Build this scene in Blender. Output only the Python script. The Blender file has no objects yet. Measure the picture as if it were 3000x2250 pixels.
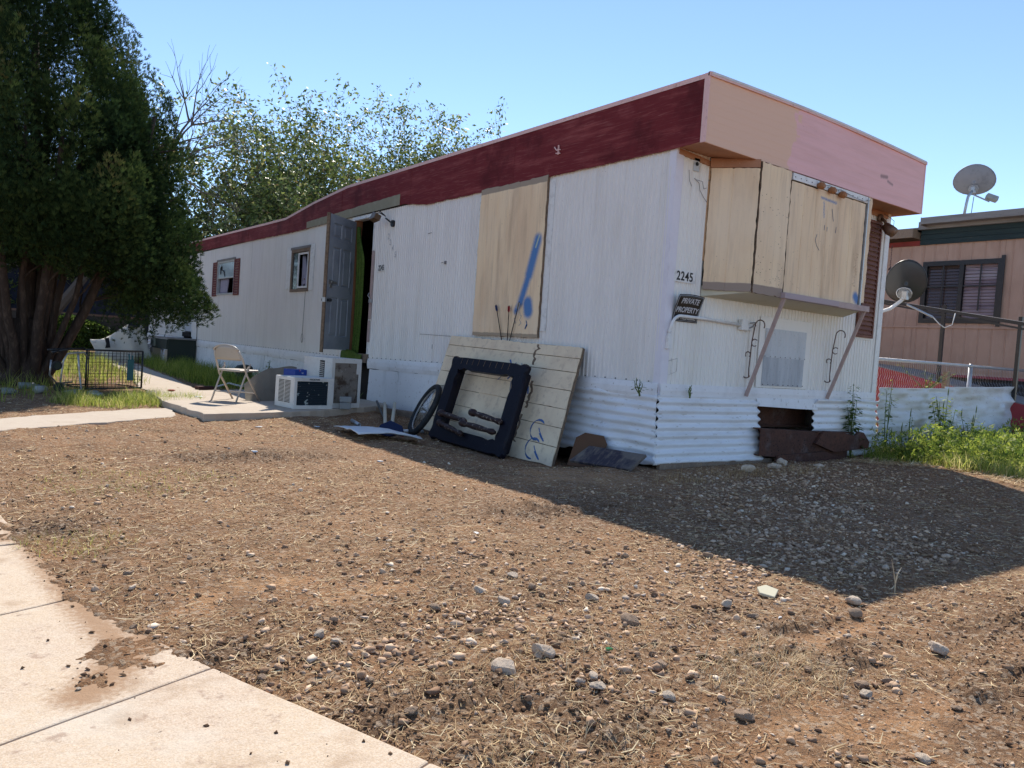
import bpy, math, random
import numpy as np
from mathutils import Vector, Matrix

random.seed(7); RNG = np.random.default_rng(11)
SC = bpy.context.scene; COL = SC.collection
rad = math.radians

# ------------------------------------------------------------------ camera, light, exposure
cam = bpy.data.cameras.new('camera'); cam.lens = 27.04; cam.sensor_width = 36; cam.clip_start = .05; cam.clip_end = 900
camo = bpy.data.objects.new('camera', cam); COL.objects.link(camo); SC.camera = camo
camo.matrix_world = Matrix(((.80203162, -.02965326, -.59654502, -5.25),
                            (-.59336016, .07470362, -.80146309, -4.82),
                            (.06833006, .99676479, .0423196, .96), (0, 0, 0, 1)))
SUN = Vector((2.0, 2.77, 3.4)).normalized()
EL = math.asin(SUN.z); AZ = math.atan2(SUN.x, SUN.y)
w = bpy.data.worlds.new('World'); SC.world = w; w.use_nodes = True
sky = w.node_tree.nodes.new('ShaderNodeTexSky'); sky.sky_type = 'NISHITA'; sky.sun_disc = False
sky.sun_elevation = EL; sky.sun_rotation = AZ; sky.air_density = .8; sky.dust_density = 0; sky.ozone_density = 2.0; sky.altitude = 400
w.node_tree.nodes['Background'].inputs[1].default_value = .15
w.node_tree.links.new(sky.outputs[0], w.node_tree.nodes['Background'].inputs[0])
sl = bpy.data.lights.new('sun', 'SUN'); sl.energy = 4.6; sl.angle = rad(.53); sl.color = (1, .945, .85)
slo = bpy.data.objects.new('sun', sl); COL.objects.link(slo)
slo.rotation_euler = SUN.to_track_quat('Z', 'Y').to_euler(); slo.location = (10, 14, 17)
SC.view_settings.view_transform = 'Standard'; SC.view_settings.look = 'None'
SC.view_settings.exposure = .55; SC.view_settings.gamma = 1; SC.view_settings.use_curve_mapping = False

# ------------------------------------------------------------------ noise, ground height
def vnoise(x, y, seed=0):
    x = np.asarray(x, float); y = np.asarray(y, float)
    xi = np.floor(x).astype(np.int64); yi = np.floor(y).astype(np.int64); fx = x-xi; fy = y-yi
    fx = fx*fx*(3-2*fx); fy = fy*fy*(3-2*fy)
    def h(a, b):
        n = (a*374761393+b*668265263+seed*1442695041) & 0xffffffff
        n = ((n ^ (n >> 13))*1274126177) & 0xffffffff
        return ((n ^ (n >> 16)) & 0xffff)/65535.
    return (h(xi, yi)*(1-fx)+h(xi+1, yi)*fx)*(1-fy)+(h(xi, yi+1)*(1-fx)+h(xi+1, yi+1)*fx)*fy
def sst(a, b, x):
    t = np.clip((x-a)/(b-a), 0, 1); return t*t*(3-2*t)
def gbase(x, y):
    x = np.asarray(x, float); y = np.asarray(y, float)
    z = .09*np.exp(-((x-2.6)**2+(y+1.7)**2)/1.6)
    z = z-.115*sst(.0, .7, y)*(1-sst(3.3, 4.3, y))*sst(-1.75, -1.0, x)
    return z
DARKP = [(-4.27, -3.08, .22, .13), (-4.05, -3.12, .20, .10), (-3.86, -3.25, .20, .10), (-4.84, -.80, .22, .16), (-3.01, -3.34, .22, .09), (-2.74, -3.44, .25, .08), (-2.83, -3.0, .16, .07), (-2.62, -3.17, .2, .07), (-2.7, -3.85, .2, .08), (-4.55, -2.5, .12, .08), (-3.9, -3.42, .3, .1), (-2.3, -3.9, .2, .1), (-1.7, -3.6, .3, .1), (-3.2, 1.2, .6, .3), (-2.2, -1.2, .5, .2)]
BAREP = [(-4.46, -2.0, .17, .13), (-4.2, -1.97, .2, .12), (-3.38, -3.72, .2, .09), (-2.97, -3.83, .25, .1), (-1.2, -.3, .8, .5), (-4.0, -2.2, .2, .1), (-2.5, -3.3, .3, .07)]
def patch(L, x, y):
    x = np.asarray(x, float); y = np.asarray(y, float); x = x+.16*(vnoise(x*5, y*5, 91)-.5); y = y+.12*(vnoise(x*5, y*5, 92)-.5)
    c = 0*x
    for a, b, rx, ry in L: c = np.maximum(c, np.exp(-((x-a)/rx)**2-((y-b)/ry)**2))
    return c
def EX(y): return np.interp(y, [-7, -3.40, -2.58, -1.86, -1.38, -.75, -.45, -.40], [-2.91, -4.31, -4.63, -4.865, -4.91, -4.98, -5.1, -9])
def tongue(x, y):
    c = np.exp(-(((x+4.80)*.9+(y+2.42)*.35)/.13)**2-(((y+2.42)*.9-(x+4.80)*.35)/.19)**2)
    c = np.maximum(c, .9*np.exp(-((x+4.90)/.07)**2-((y+2.60)/.11)**2))
    c = np.maximum(c, np.clip(1+(x-EX(y))/.07, 0, 1)*np.clip((y+2.75)/.2, 0, 1))
    c = np.maximum(c, np.exp(-((y+.92+.3*(x+5))/.09)**2)*np.clip((x+5.25)/.2, 0, 1))
    return c*(x < EX(y)+.3)
def ground_h(x, y):
    z = gbase(x, y)
    z = z+.022*(vnoise(x*1.7, y*1.7, 3)-.5)+.016*(vnoise(x*4.5, y*4.5, 5)-.5)
    dp = patch(DARKP, x, y); bp = patch(BAREP, x, y)
    cl = np.clip(vnoise(x*1.1+7, y*1.1, 9)*1.5-.75, 0, 1)*.6+dp*1.15
    z = z+(1-.8*bp)*cl*(.034*(vnoise(x*14, y*14, 1)-.5)+.026*(vnoise(x*31, y*31, 2)-.5)+.012*(vnoise(x*58, y*58, 12)-.5))+.008*dp
    z = z+(1-.7*bp)*(.008*(vnoise(x*19, y*19, 6)-.5)+.006*(vnoise(x*45, y*45, 16)-.5))
    d = x-EX(y)                          # signed distance to the sidewalk edge (negative: on the walk)
    t = tongue(x, y); on = -.012+.027*np.clip(t*1.25, 0, 1)+(.012*(vnoise(x*22, y*22, 77)-.5)+.012*(vnoise(x*60, y*60, 78)-.5))*np.clip(t*3, 0, 1)
    k = sst(-.01, .10, d); return z*k+on*(1-k)
def gh(x, y): return float(ground_h(x, y))

# ------------------------------------------------------------------ mesh helpers
class MB:
    def __init__(s): s.v = []; s.f = []; s.m = []; s.mi = 0
    def add(s, vs, fs):
        n = len(s.v); s.v += [tuple(v) for v in vs]
        for f in fs: s.f.append([n+i for i in f]); s.m.append(s.mi)
        return s
    def box(s, x0, x1, y0, y1, z0, z1, M=None):
        vs = [(x, y, z) for x in (x0, x1) for y in (y0, y1) for z in (z0, z1)]
        if M: vs = [M @ Vector(v) for v in vs]
        return s.add(vs, [(0, 1, 3, 2), (4, 6, 7, 5), (0, 4, 5, 1), (2, 3, 7, 6), (0, 2, 6, 4), (1, 5, 7, 3)])
    def tube(s, pts, r, seg=8, cap=True, flat=1.0):
        pts = [Vector(p) for p in pts]; n = len(pts); rr = r if isinstance(r, (list, tuple)) else [r]*n
        up = None; rings = []
        for i, p in enumerate(pts):
            t = (pts[min(i+1, n-1)]-pts[max(i-1, 0)]).normalized()
            if up is None: up = t.orthogonal().normalized()
            up = (up-t*up.dot(t)); up = up.normalized() if up.length > 1e-6 else t.orthogonal().normalized()
            b = t.cross(up)
            rings.append([p+up*(math.cos(2*math.pi*k/seg)*rr[i])+b*(math.sin(2*math.pi*k/seg)*rr[i]*flat) for k in range(seg)])
        vs = [v for q in rings for v in q]
        fs = [(i*seg+k, i*seg+(k+1) % seg, (i+1)*seg+(k+1) % seg, (i+1)*seg+k) for i in range(n-1) for k in range(seg)]
        if cap: fs += [tuple(range(seg))[::-1], tuple((n-1)*seg+k for k in range(seg))]
        return s.add(vs, fs)
    def bar(s, a, b, wd, th, n=(0, 0, 1)):
        a = Vector(a); b = Vector(b); t = (b-a).normalized(); n = Vector(n); n = (n-t*n.dot(t)).normalized(); c = t.cross(n)
        vs = [p+c*(i*wd/2)+n*(j*th/2) for p in (a, b) for i, j in ((-1, -1), (1, -1), (1, 1), (-1, 1))]
        return s.add(vs, [(3, 2, 1, 0), (4, 5, 6, 7), (0, 1, 5, 4), (1, 2, 6, 5), (2, 3, 7, 6), (3, 0, 4, 7)])
    def prism(s, poly, O, U, V, th):
        """polygon (u,v) in plane O+uU+vV extruded by th along U x V"""
        O = Vector(O); U = Vector(U); V = Vector(V); N = U.cross(V).normalized()*th; n = len(poly)
        a = [O+U*p[0]+V*p[1] for p in poly]
        return s.add(a+[p+N for p in a], [tuple(range(n))[::-1], tuple(range(n, 2*n))]+[(i, (i+1) % n, n+(i+1) % n, n+i) for i in range(n)])
    def grid(s, nu, nv, fn):
        vs = [fn(i/(nu-1), j/(nv-1)) for i in range(nu) for j in range(nv)]
        return s.add(vs, [(i*nv+j, (i+1)*nv+j, (i+1)*nv+j+1, i*nv+j+1) for i in range(nu-1) for j in range(nv-1)])
    def disc(s, c, n, r, th, seg=20):
        c = Vector(c); n = Vector(n).normalized(); return s.tube([c-n*th/2, c+n*th/2], r, seg)
    def build(s, name, mats, parent=None, smooth=False, bevel=0, solid=0, label=None, kind=None, sub=0):
        me = bpy.data.meshes.new(name); me.from_pydata(s.v, [], s.f)
        if not isinstance(mats, (list, tuple)): mats = [mats]
        for m in mats: me.materials.append(m)
        if len(mats) > 1: me.polygons.foreach_set('material_index', s.m)
        if smooth: me.polygons.foreach_set('use_smooth', [True]*len(me.polygons))
        me.update(); o = bpy.data.objects.new(name, me); COL.objects.link(o)
        if parent: o.parent = parent
        if solid: md = o.modifiers.new('solidify', 'SOLIDIFY'); md.thickness = solid; md.offset = 0
        if bevel: md = o.modifiers.new('bevel', 'BEVEL'); md.width = bevel; md.segments = 2; md.limit_method = 'ANGLE'; md.angle_limit = rad(40)
        if sub: md = o.modifiers.new('sub', 'SUBSURF'); md.levels = sub; md.render_levels = sub
        if label: o['label'] = label
        if kind: o['kind'] = kind
        return o
def npmesh(name, V, F, mats, rnd=None, parent=None, smooth=False):
    V = np.asarray(V, np.float32); F = np.asarray(F, np.int32); me = bpy.data.meshes.new(name); k = F.shape[1]
    me.vertices.add(len(V)); me.vertices.foreach_set('co', V.ravel())
    me.loops.add(F.size); me.loops.foreach_set('vertex_index', F.ravel())
    me.polygons.add(len(F)); me.polygons.foreach_set('loop_start', np.arange(0, F.size, k, dtype=np.int32))
    if smooth: me.polygons.foreach_set('use_smooth', np.ones(len(F), bool))
    me.update(calc_edges=True)
    if rnd is not None:
        a = me.attributes.new('rnd', 'FLOAT', 'FACE'); a.data.foreach_set('value', np.asarray(rnd, np.float32))
    for m in (mats if isinstance(mats, list) else [mats]): me.materials.append(m)
    o = bpy.data.objects.new(name, me); COL.objects.link(o)
    if parent: o.parent = parent
    return o
def tag(o, label=None, cat=None, group=None, kind=None):
    if label: o['label'] = label
    if cat: o['category'] = cat
    if group: o['group'] = group
    if kind: o['kind'] = kind
    return o
def thing(name, label, cat, loc=(0, 0, 0), rz=0, group=None, M=None):
    o = bpy.data.objects.new(name, None); COL.objects.link(o); o.empty_display_size = .2
    if M is not None: o.matrix_world = M
    else: o.location = loc; o.rotation_euler = (0, 0, rz)
    return tag(o, label, cat, group)
def copy_tree(o, loc, rz, label):
    r = o.copy(); COL.objects.link(r); r.location = loc; r.rotation_euler = (0, 0, rz); r['label'] = label
    for c in list(o.children):
        q = c.copy(); COL.objects.link(q); q.parent = r
        for d in c.children: e = d.copy(); COL.objects.link(e); e.parent = q
    return r
def frame(O, U, V):
    """matrix with local x along U, local y along V"""
    U = Vector(U).normalized(); V = Vector(V); V = (V-U*V.dot(U)).normalized(); N = U.cross(V)
    return Matrix(((U.x, V.x, N.x, O[0]), (U.y, V.y, N.y, O[1]), (U.z, V.z, N.z, O[2]), (0, 0, 0, 1)))
def text(body, size, M, mt, parent=None, name='lettering', ext=.0008, shear=0, sx=1, space=1):
    cu = bpy.data.curves.new('t', 'FONT'); cu.body = body; cu.size = size; cu.extrude = ext; cu.shear = shear
    cu.align_x = 'CENTER'; cu.align_y = 'CENTER'; cu.offset = size*.018; cu.space_character = space
    t = bpy.data.objects.new('t', cu); COL.objects.link(t); bpy.context.view_layer.update()
    me = bpy.data.meshes.new_from_object(t.evaluated_get(bpy.context.evaluated_depsgraph_get()))
    bpy.data.objects.remove(t); bpy.data.curves.remove(cu)
    me.transform(M @ Matrix.Diagonal((sx, 1, 1, 1))); me.materials.clear(); me.materials.append(mt)
    o = bpy.data.objects.new(name, me); COL.objects.link(o)
    if parent: o.parent = parent
    return o

# ------------------------------------------------------------------ materials
def mat(name, base, layers=(), rough=.8, bump=(), metal=0, spec=.3, attr=None, trans=0, extra=None):
    """layers: (scale, (lo,hi), colour, amount, (sx,sy,sz) stretch)   bump: (scale, distance, stretch)"""
    m = bpy.data.materials.new(name); m.use_nodes = True; nt = m.node_tree; N = nt.nodes; L = nt.links
    b = N['Principled BSDF']; b.inputs['Roughness'].default_value = rough; b.inputs['Metallic'].default_value = metal
    b.inputs['Specular IOR Level'].default_value = spec
    tc = N.new('ShaderNodeTexCoord')
    def noise(sc, st, det=5, off=0):
        mp = N.new('ShaderNodeMapping'); mp.inputs['Scale'].default_value = st; mp.inputs['Location'].default_value = (off, off*.7, off*1.3)
        L.new(tc.outputs['Object'], mp.inputs[0]); n = N.new('ShaderNodeTexNoise'); n.inputs['Scale'].default_value = sc
        n.inputs['Detail'].default_value = det; n.inputs['Roughness'].default_value = .62; L.new(mp.outputs[0], n.inputs[0]); return n.outputs[0]
    def mixc(fac, a, c):
        x = N.new('ShaderNodeMix'); x.data_type = 'RGBA'; L.new(fac, x.inputs[0])
        if isinstance(a, tuple): x.inputs[6].default_value = (*a, 1)
        else: L.new(a, x.inputs[6])
        if isinstance(c, tuple): x.inputs[7].default_value = (*c, 1)
        else: L.new(c, x.inputs[7])
        return x.outputs[2]
    cur = base
    if attr:
        at = N.new('ShaderNodeAttribute'); at.attribute_name = 'rnd'; cr = N.new('ShaderNodeValToRGB'); cr.color_ramp.interpolation = 'LINEAR'
        el = cr.color_ramp.elements
        while len(el) > 1: el.remove(el[-1])
        el[0].position = attr[0][0]; el[0].color = (*attr[0][1], 1)
        for p, c in attr[1:]: e = el.new(p); e.color = (*c, 1)
        L.new(at.outputs['Fac'], cr.inputs[0]); cur = cr.outputs[0]
    for i, l in enumerate(layers):
        sc, (lo, hi), c, amt = l[:4]; st = l[4] if len(l) > 4 else (1, 1, 1)
        r = N.new('ShaderNodeMapRange'); r.inputs[1].default_value = lo; r.inputs[2].default_value = hi; r.inputs[3].default_value = 0; r.inputs[4].default_value = amt
        r.clamp = True; L.new(noise(sc, st, 6, 3.1*i+1), r.inputs[0]); cur = mixc(r.outputs[0], cur, c)
    if extra: cur = extra(nt, tc, cur, mixc)
    if isinstance(cur, tuple): b.inputs['Base Color'].default_value = (*cur, 1)
    else: L.new(cur, b.inputs['Base Color'])
    pr = None
    for i, (sc, ds, *st) in enumerate(bump):
        bp = N.new('ShaderNodeBump'); bp.inputs['Distance'].default_value = ds; bp.inputs['Strength'].default_value = 1
        L.new(noise(sc, st[0] if st else (1, 1, 1), 6, 11+i), bp.inputs['Height'])
        if pr: L.new(pr, bp.inputs['Normal'])
        pr = bp.outputs[0]
    if pr: L.new(pr, b.inputs['Normal'])
    if trans:
        t = N.new('ShaderNodeBsdfTranslucent'); mx = N.new('ShaderNodeMixShader'); mx.inputs[0].default_value = trans
        if isinstance(cur, tuple): t.inputs[0].default_value = (*cur, 1)
        else: L.new(cur, t.inputs[0])
        L.new(b.outputs[0], mx.inputs[1]); L.new(t.outputs[0], mx.inputs[2]); L.new(mx.outputs[0], N['Material Output'].inputs[0])
    return m
def capsule(pts, radius, soft, colour, axes=(0, 1), amt=.95, warp=.35):
    """spray paint: soft strokes along segments in object space"""
    def f(nt, tc, cur, mixc):
        N = nt.nodes; L = nt.links; sx = N.new('ShaderNodeSeparateXYZ'); L.new(tc.outputs['Object'], sx.inputs[0])
        cb = N.new('ShaderNodeCombineXYZ'); L.new(sx.outputs[axes[0]], cb.inputs[0]); L.new(sx.outputs[axes[1]], cb.inputs[1])
        nz = N.new('ShaderNodeTexNoise'); nz.inputs['Scale'].default_value = 60; nz.inputs['Detail'].default_value = 4; L.new(cb.outputs[0], nz.inputs[0])
        best = None
        for a, b2, r in pts:
            a = Vector((*a, 0)); b2 = Vector((*b2, 0)); d = b2-a; dd = max(d.dot(d), 1e-6)
            s1 = N.new('ShaderNodeVectorMath'); s1.operation = 'SUBTRACT'; L.new(cb.outputs[0], s1.inputs[0]); s1.inputs[1].default_value = a
            dt = N.new('ShaderNodeVectorMath'); dt.operation = 'DOT_PRODUCT'; L.new(s1.outputs[0], dt.inputs[0]); dt.inputs[1].default_value = d/dd
            cl = N.new('ShaderNodeClamp'); L.new(dt.outputs['Value'], cl.inputs[0])
            sc = N.new('ShaderNodeVectorMath'); sc.operation = 'SCALE'; sc.inputs[0].default_value = d; L.new(cl.outputs[0], sc.inputs['Scale'])
            ds = N.new('ShaderNodeVectorMath'); ds.operation = 'DISTANCE'; L.new(s1.outputs[0], ds.inputs[0]); L.new(sc.outputs[0], ds.inputs[1])
            ad = N.new('ShaderNodeMath'); ad.operation = 'MULTIPLY_ADD'; L.new(nz.outputs[0], ad.inputs[0]); ad.inputs[1].default_value = soft*warp*2; L.new(ds.outputs['Value'], ad.inputs[2])
            mr = N.new('ShaderNodeMapRange'); mr.interpolation_type = 'SMOOTHSTEP'; mr.inputs[1].default_value = r+soft*(1+warp); mr.inputs[2].default_value = r-soft*.4+soft*warp
            mr.inputs[3].default_value = 0; mr.inputs[4].default_value = amt; L.new(ad.outputs[0], mr.inputs[0])
            if best is None: best = mr.outputs[0]
            else:
                mx = N.new('ShaderNodeMath'); mx.operation = 'MAXIMUM'; L.new(best, mx.inputs[0]); L.new(mr.outputs[0], mx.inputs[1]); best = mx.outputs[0]
        return mixc(best, cur, colour)
    return f
def zone(axis, at, soft, colour, sign=1, wob=.1, nsc=4., axis2=None, k2=0):
    """a second paint beyond an uneven edge at coordinate 'at'"""
    def f(nt, tc, cur, mixc):
        N = nt.nodes; L = nt.links; sx = N.new('ShaderNodeSeparateXYZ'); L.new(tc.outputs['Object'], sx.inputs[0])
        nz = N.new('ShaderNodeTexNoise'); nz.inputs['Scale'].default_value = nsc; nz.inputs['Detail'].default_value = 5; L.new(tc.outputs['Object'], nz.inputs[0])
        ad = N.new('ShaderNodeMath'); ad.operation = 'MULTIPLY_ADD'; L.new(nz.outputs[0], ad.inputs[0]); ad.inputs[1].default_value = wob; L.new(sx.outputs[axis], ad.inputs[2])
        mr = N.new('ShaderNodeMapRange'); e = at+wob*.5
        mr.inputs[1].default_value = e-soft*sign; mr.inputs[2].default_value = e+soft*sign; L.new(ad.outputs[0], mr.inputs[0])
        return mixc(mr.outputs[0], cur, colour)
    return f
def chain(*fs):
    def f(nt, tc, cur, mixc):
        for g in fs: cur = g(nt, tc, cur, mixc)
        return cur
    return f
DIRT = (.30, .22, .15)
M = {}
M['siding'] = mat('white_siding', (.82, .78, .74), [(3, (.45, .75), (.70, .66, .61), .6, (1, 1, .25)), (9, (.54, .75), (.58, .52, .46), .45, (1, 1, .06)), (34, (.56, .72), (.66, .62, .58), .35, (1, 1, .02)), (60, (.67, .72), (.22, .17, .14), .85), (.5, (.5, .7), (.74, .70, .70), .6)], .55, [(4, .004)])
M['siding_front'] = mat('white_siding_front', (.86, .82, .76), [(2.5, (.48, .75), (.76, .71, .63), .55, (1, 1, .25)), (10, (.56, .75), (.62, .54, .44), .45, (1, 1, .08)), (34, (.56, .72), (.70, .66, .60), .35, (1, 1, .02)), (55, (.70, .75), (.2, .17, .15), .7)], .55, [(4, .004)])
M['trim'] = mat('white_trim', (.82, .80, .80), [(5, (.5, .8), (.5, .48, .48), .5), (26, (.62, .7), (.25, .18, .14), .7)], .6, [(9, .006)])
M['skirt'] = mat('white_skirting', (.80, .79, .80), [(3, (.5, .78), (.50, .50, .50), .6, (1, 1, .4)), (22, (.6, .7), (.34, .27, .22), .6)], .6, [(7, .006)])
M['corr'] = mat('white_corrugated_metal', (.80, .80, .82), [(4, (.48, .72), (.60, .55, .50), .5, (.6, .6, 2.5)), (22, (.6, .68), (.42, .36, .30), .6, (.5, .5, 2)), (70, (.66, .72), (.3, .26, .22), .6)], .5, [(8, .006)], spec=.4)
M['red'] = mat('maroon_paint', (.165, .022, .025), [(7, (.5, .72), (.31, .075, .07), .8, (1, .16, 1.6)), (30, (.54, .72), (.38, .14, .125), .55, (1, .12, 2.5)), (1.6, (.52, .66), (.085, .010, .012), .75), (3, (.58, .72), (.27, .06, .06), .6), (90, (.72, .75), (.55, .5, .45), .8)], .7, [(20, .002, (1, .2, 2))], spec=.15)
M['olive'] = mat('old_olive_paint', (.30, .27, .19), [(8, (.5, .7), (.38, .35, .27), .6), (40, (.62, .7), (.12, .09, .07), .6)], .8)
M['fascia_front'] = mat('pink_paint', (.86, .50, .48), [(3, (.45, .7), (.72, .41, .37), .7, (.3, 1, 3)), (14, (.5, .7), (.84, .50, .48), .5, (.15, 1, 3)), (30, (.68, .74), (.25, .15, .13), .6)], .6, [(3, .004, (.4, 1, 4))],
    extra=chain(zone(0, 1.25, .012, (.70, .44, .31), -1, .42, 1.7), zone(2, 3.30, .03, (.64, .40, .29), 1, .25, 3)) if False else chain(zone(0, 1.25, .006, (.80, .51, .36), -1, .95, 2.3), capsule([((2.88, 3.13), (3.0, 3.14), .012), ((3.02, 3.10), (3.12, 3.08), .006)], .02, .02, (.2, .14, .13), (0, 2), .7)))
M['pink_trim'] = mat('pink_trim', (.78, .50, .46), [(20, (.55, .7), (.45, .25, .2), .6)], .6)
M['soffit'] = mat('orange_brown_soffit', (.42, .20, .11), [(4, (.5, .75), (.30, .14, .08), .6), (30, (.62, .7), (.55, .40, .30), .5)], .7)
M['roof'] = mat('roof_coating', (.68, .68, .67), [(4, (.5, .8), (.4, .38, .36), .6)], .7)
PLY = [(3, (.42, .7), (.72, .50, .32), .75, (1, 1, .2)), (7, (.50, .66), (.56, .39, .25), .65, (1, 1, .12)), (30, (.53, .68), (.62, .45, .30), .55, (1, 1, .05)), (55, (.66, .71), (.16, .11, .08), .85), (.9, (.45, .7), (.86, .70, .52), .6)]
PB = (.90, .68, .44)
BLUE = (.045, .19, .46)
M['board'] = mat('tan_board', PB, PLY, .8, [(18, .002)])
M['board_spray'] = mat('tan_board_sprayed', PB, PLY, .8, [(18, .002)],
    extra=chain(capsule([((1.88, 2.20), (2.0, 1.82), .050), ((2.0, 1.82), (2.12, 1.52), .036), ((2.12, 1.52), (2.2, 1.42), .02), ((1.99, 1.50), (1.97, 1.42), .065)], .035, .05, BLUE, (1, 2), .93), capsule([((1.86, 2.24), (1.91, 2.12), .008)], .01, .01, (.5, .55, .4), (1, 2), .9),
                zone(2, 2.82, .004, (.36, .29, .22), 1, .02, 8), zone(2, 1.165, .004, (.40, .31, .22), -1, .03, 9)))
M['board3'] = mat('tan_board_blue_marks', PB, PLY, .8, [(18, .002)],
    extra=chain(capsule([((2.52, 1.79), (2.56, 1.76), .035)], .03, .04, BLUE, (0, 2), .9), capsule([((1.75, 2.70), (2.02, 2.69), .004), ((1.8, 2.66), (1.82, 2.52), .001)], .02, .02, BLUE, (0, 2), .75, .9)))
M['board_low'] = mat('tan_board_bare_foot', PB, PLY, .8, [(18, .002)], extra=zone(2, 1.735, .004, (.34, .26, .21), -1, .012, 8))
M['panel'] = mat('cream_planks', (.82, .65, .45), [(3, (.45, .7), (.68, .51, .35), .75), (14, (.53, .68), (.54, .40, .28), .6), (50, (.68, .73), (.16, .11, .08), .8)], .8, [(16, .002)])
M['rawwood'] = mat('weathered_wood', (.26, .19, .135), [(6, (.4, .7), (.17, .12, .09), .8, (1, 1, .2)), (40, (.5, .7), (.36, .29, .23), .5)], .9, [(30, .003)])
M['edgewood'] = mat('rotten_plywood_edge', (.22, .15, .10), [(25, (.45, .65), (.10, .07, .05), .8), (60, (.6, .7), (.45, .34, .22), .6)], .9, [(40, .004)])
M['orangewood'] = mat('stained_door_jamb', (.26, .11, .045), [(9, (.4, .7), (.14, .06, .03), .8, (1, 1, .15))], .6)
M['door'] = mat('grey_door_paint', (.31, .32, .34), [(2, (.45, .7), (.17, .185, .22), .8), (9, (.55, .75), (.32, .33, .35), .5), (70, (.66, .72), (.55, .55, .55), .6)], .5, [(9, .001)])
M['mauve'] = mat('mauve_paint', (.46, .34, .31), [(9, (.5, .7), (.30, .20, .19), .6), (40, (.64, .7), (.15, .09, .07), .7)], .55)
M['brownmetal'] = mat('brown_scroll_metal', (.10, .055, .045), [(30, (.5, .7), (.2, .13, .11), .5)], .6)
M['shutter'] = mat('brown_shutter', (.17, .065, .04), [(6, (.45, .7), (.25, .11, .07), .7), (30, (.6, .7), (.10, .05, .04), .6)], .65)
M['rshutter'] = mat('red_brown_shutter', (.20, .065, .055), [(9, (.45, .7), (.13, .045, .04), .7)], .7)
M['dark'] = mat('dark_inside', (.012, .011, .010), rough=.9)
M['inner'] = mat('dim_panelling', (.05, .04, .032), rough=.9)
M['gap'] = mat('gap_shade_dark_parts', (.02, .016, .014), rough=.9)  # near-black put in for shade in gaps; also colours screws and vents
M['black'] = mat('black_paint', (.012, .012, .013), [(20, (.5, .7), (.03, .03, .03), .6)], .4, spec=.5)
M['steel'] = mat('galvanised_steel', (.48, .49, .50), [(20, (.5, .7), (.33, .33, .33), .6)], .42, metal=.6)
M['alu'] = mat('dull_aluminium', (.55, .55, .54), [(20, (.5, .7), (.38, .35, .32), .6)], .45, metal=.5)
M['rust'] = mat('rusty_steel', (.085, .040, .030), [(5, (.4, .65), (.13, .055, .035), .8), (3, (.55, .7), (.16, .13, .125), .7), (40, (.5, .68), (.04, .02, .015), .8)], .85, [(30, .003)], metal=.1)
M['glass'] = mat('window_glass', (.05, .06, .07), rough=.06, spec=.9)
M['paleglass'] = mat('silver_film_glass', (.30, .36, .40), [(6, (.5, .7), (.22, .27, .31), .7)], .12, spec=.8)
M['curtain'] = mat('lilac_curtain', (.42, .40, .50), [(9, (.5, .7), (.3, .28, .38), .6)], .9, trans=.2)
M['green_cloth'] = mat('green_chenille', (.085, .135, .022), [(45, (.45, .62), (.03, .06, .01), .8, (1, 1.6, 1)), (5, (.5, .7), (.12, .17, .04), .5)], .95, [(60, .004)])
M['chairpaint'] = mat('beige_chair_enamel', (.45, .38, .31), [(12, (.55, .75), (.36, .30, .24), .6), (60, (.66, .7), (.2, .13, .1), .7)], .42, spec=.5)
M['acwhite'] = mat('dirty_white_plastic', (.64, .62, .58), [(5, (.5, .75), (.46, .43, .38), .7), (30, (.62, .7), (.25, .22, .19), .7)], .6)
M['acside'] = mat('pale_ac_plastic', (.66, .64, .60), [(5, (.5, .75), (.46, .43, .38), .6)], .6)
M['acdark'] = mat('peeling_dark_grille', (.010, .022, .032), [(6.5, (.60, .615), (.45, .52, .50), .85), (17, (.64, .65), (.5, .52, .48), .7)], .45)
M['accoil'] = mat('rusty_coil', (.05, .030, .020), [(5, (.56, .6), (.35, .27, .19), .8), (14, (.62, .64), (.45, .45, .42), .7)], .7)
M['cardboard'] = mat('grey_cardboard', (.22, .185, .14), [(5, (.5, .7), (.17, .14, .11), .7)], .9)
M['bluebox'] = mat('blue_print_box', (.02, .055, .28), [(11, (.60, .61), (.6, .6, .62), .9), (8, (.63, .64), (.4, .03, .04), .9)], .5)
M['redrag'] = mat('red_cloth', (.30, .03, .03), rough=.9)
M['rubber'] = mat('tyre_rubber', (.022, .022, .024), [(20, (.5, .7), (.06, .055, .05), .6)], .8)
M['navyframe'] = mat('dark_purple_varnish', (.007, .006, .013), [(8, (.55, .75), (.016, .012, .018), .7), (40, (.70, .74), (.3, .25, .22), .7)], .45, [(12, .003)], spec=.22)
M['brownleg'] = mat('flaking_brown_varnish', (.030, .013, .011), [(25, (.57, .63), (.28, .22, .18), .8)], .5)
M['brownboard'] = mat('brown_board', (.12, .055, .025), [(6, (.5, .7), (.08, .035, .02), .7)], .6)
M['purpleplank'] = mat('grey_plank_purple_stain', (.15, .125, .11), [(2.6, (.44, .54), (.035, .028, .045), .9), (12, (.5, .7), (.24, .19, .14), .6, (.2, 2, 1))], .85, [(14, .004, (.2, 2, 1))])
M['whitesheet'] = mat('white_board', (.66, .68, .70), [(6, (.5, .75), (.52, .54, .56), .5)], .5)
M['pvc'] = mat('cream_pipe', (.58, .52, .40), [(20, (.55, .7), (.4, .33, .25), .7)], .5)
M['redstripe'] = mat('red_striped_pipe', (.5, .12, .09), rough=.5)
M['navyplastic'] = mat('navy_plastic', (.008, .014, .05), rough=.5)
M['clear'] = mat('cloudy_plastic', (.42, .44, .45), rough=.25, spec=.6, trans=.5)
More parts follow.
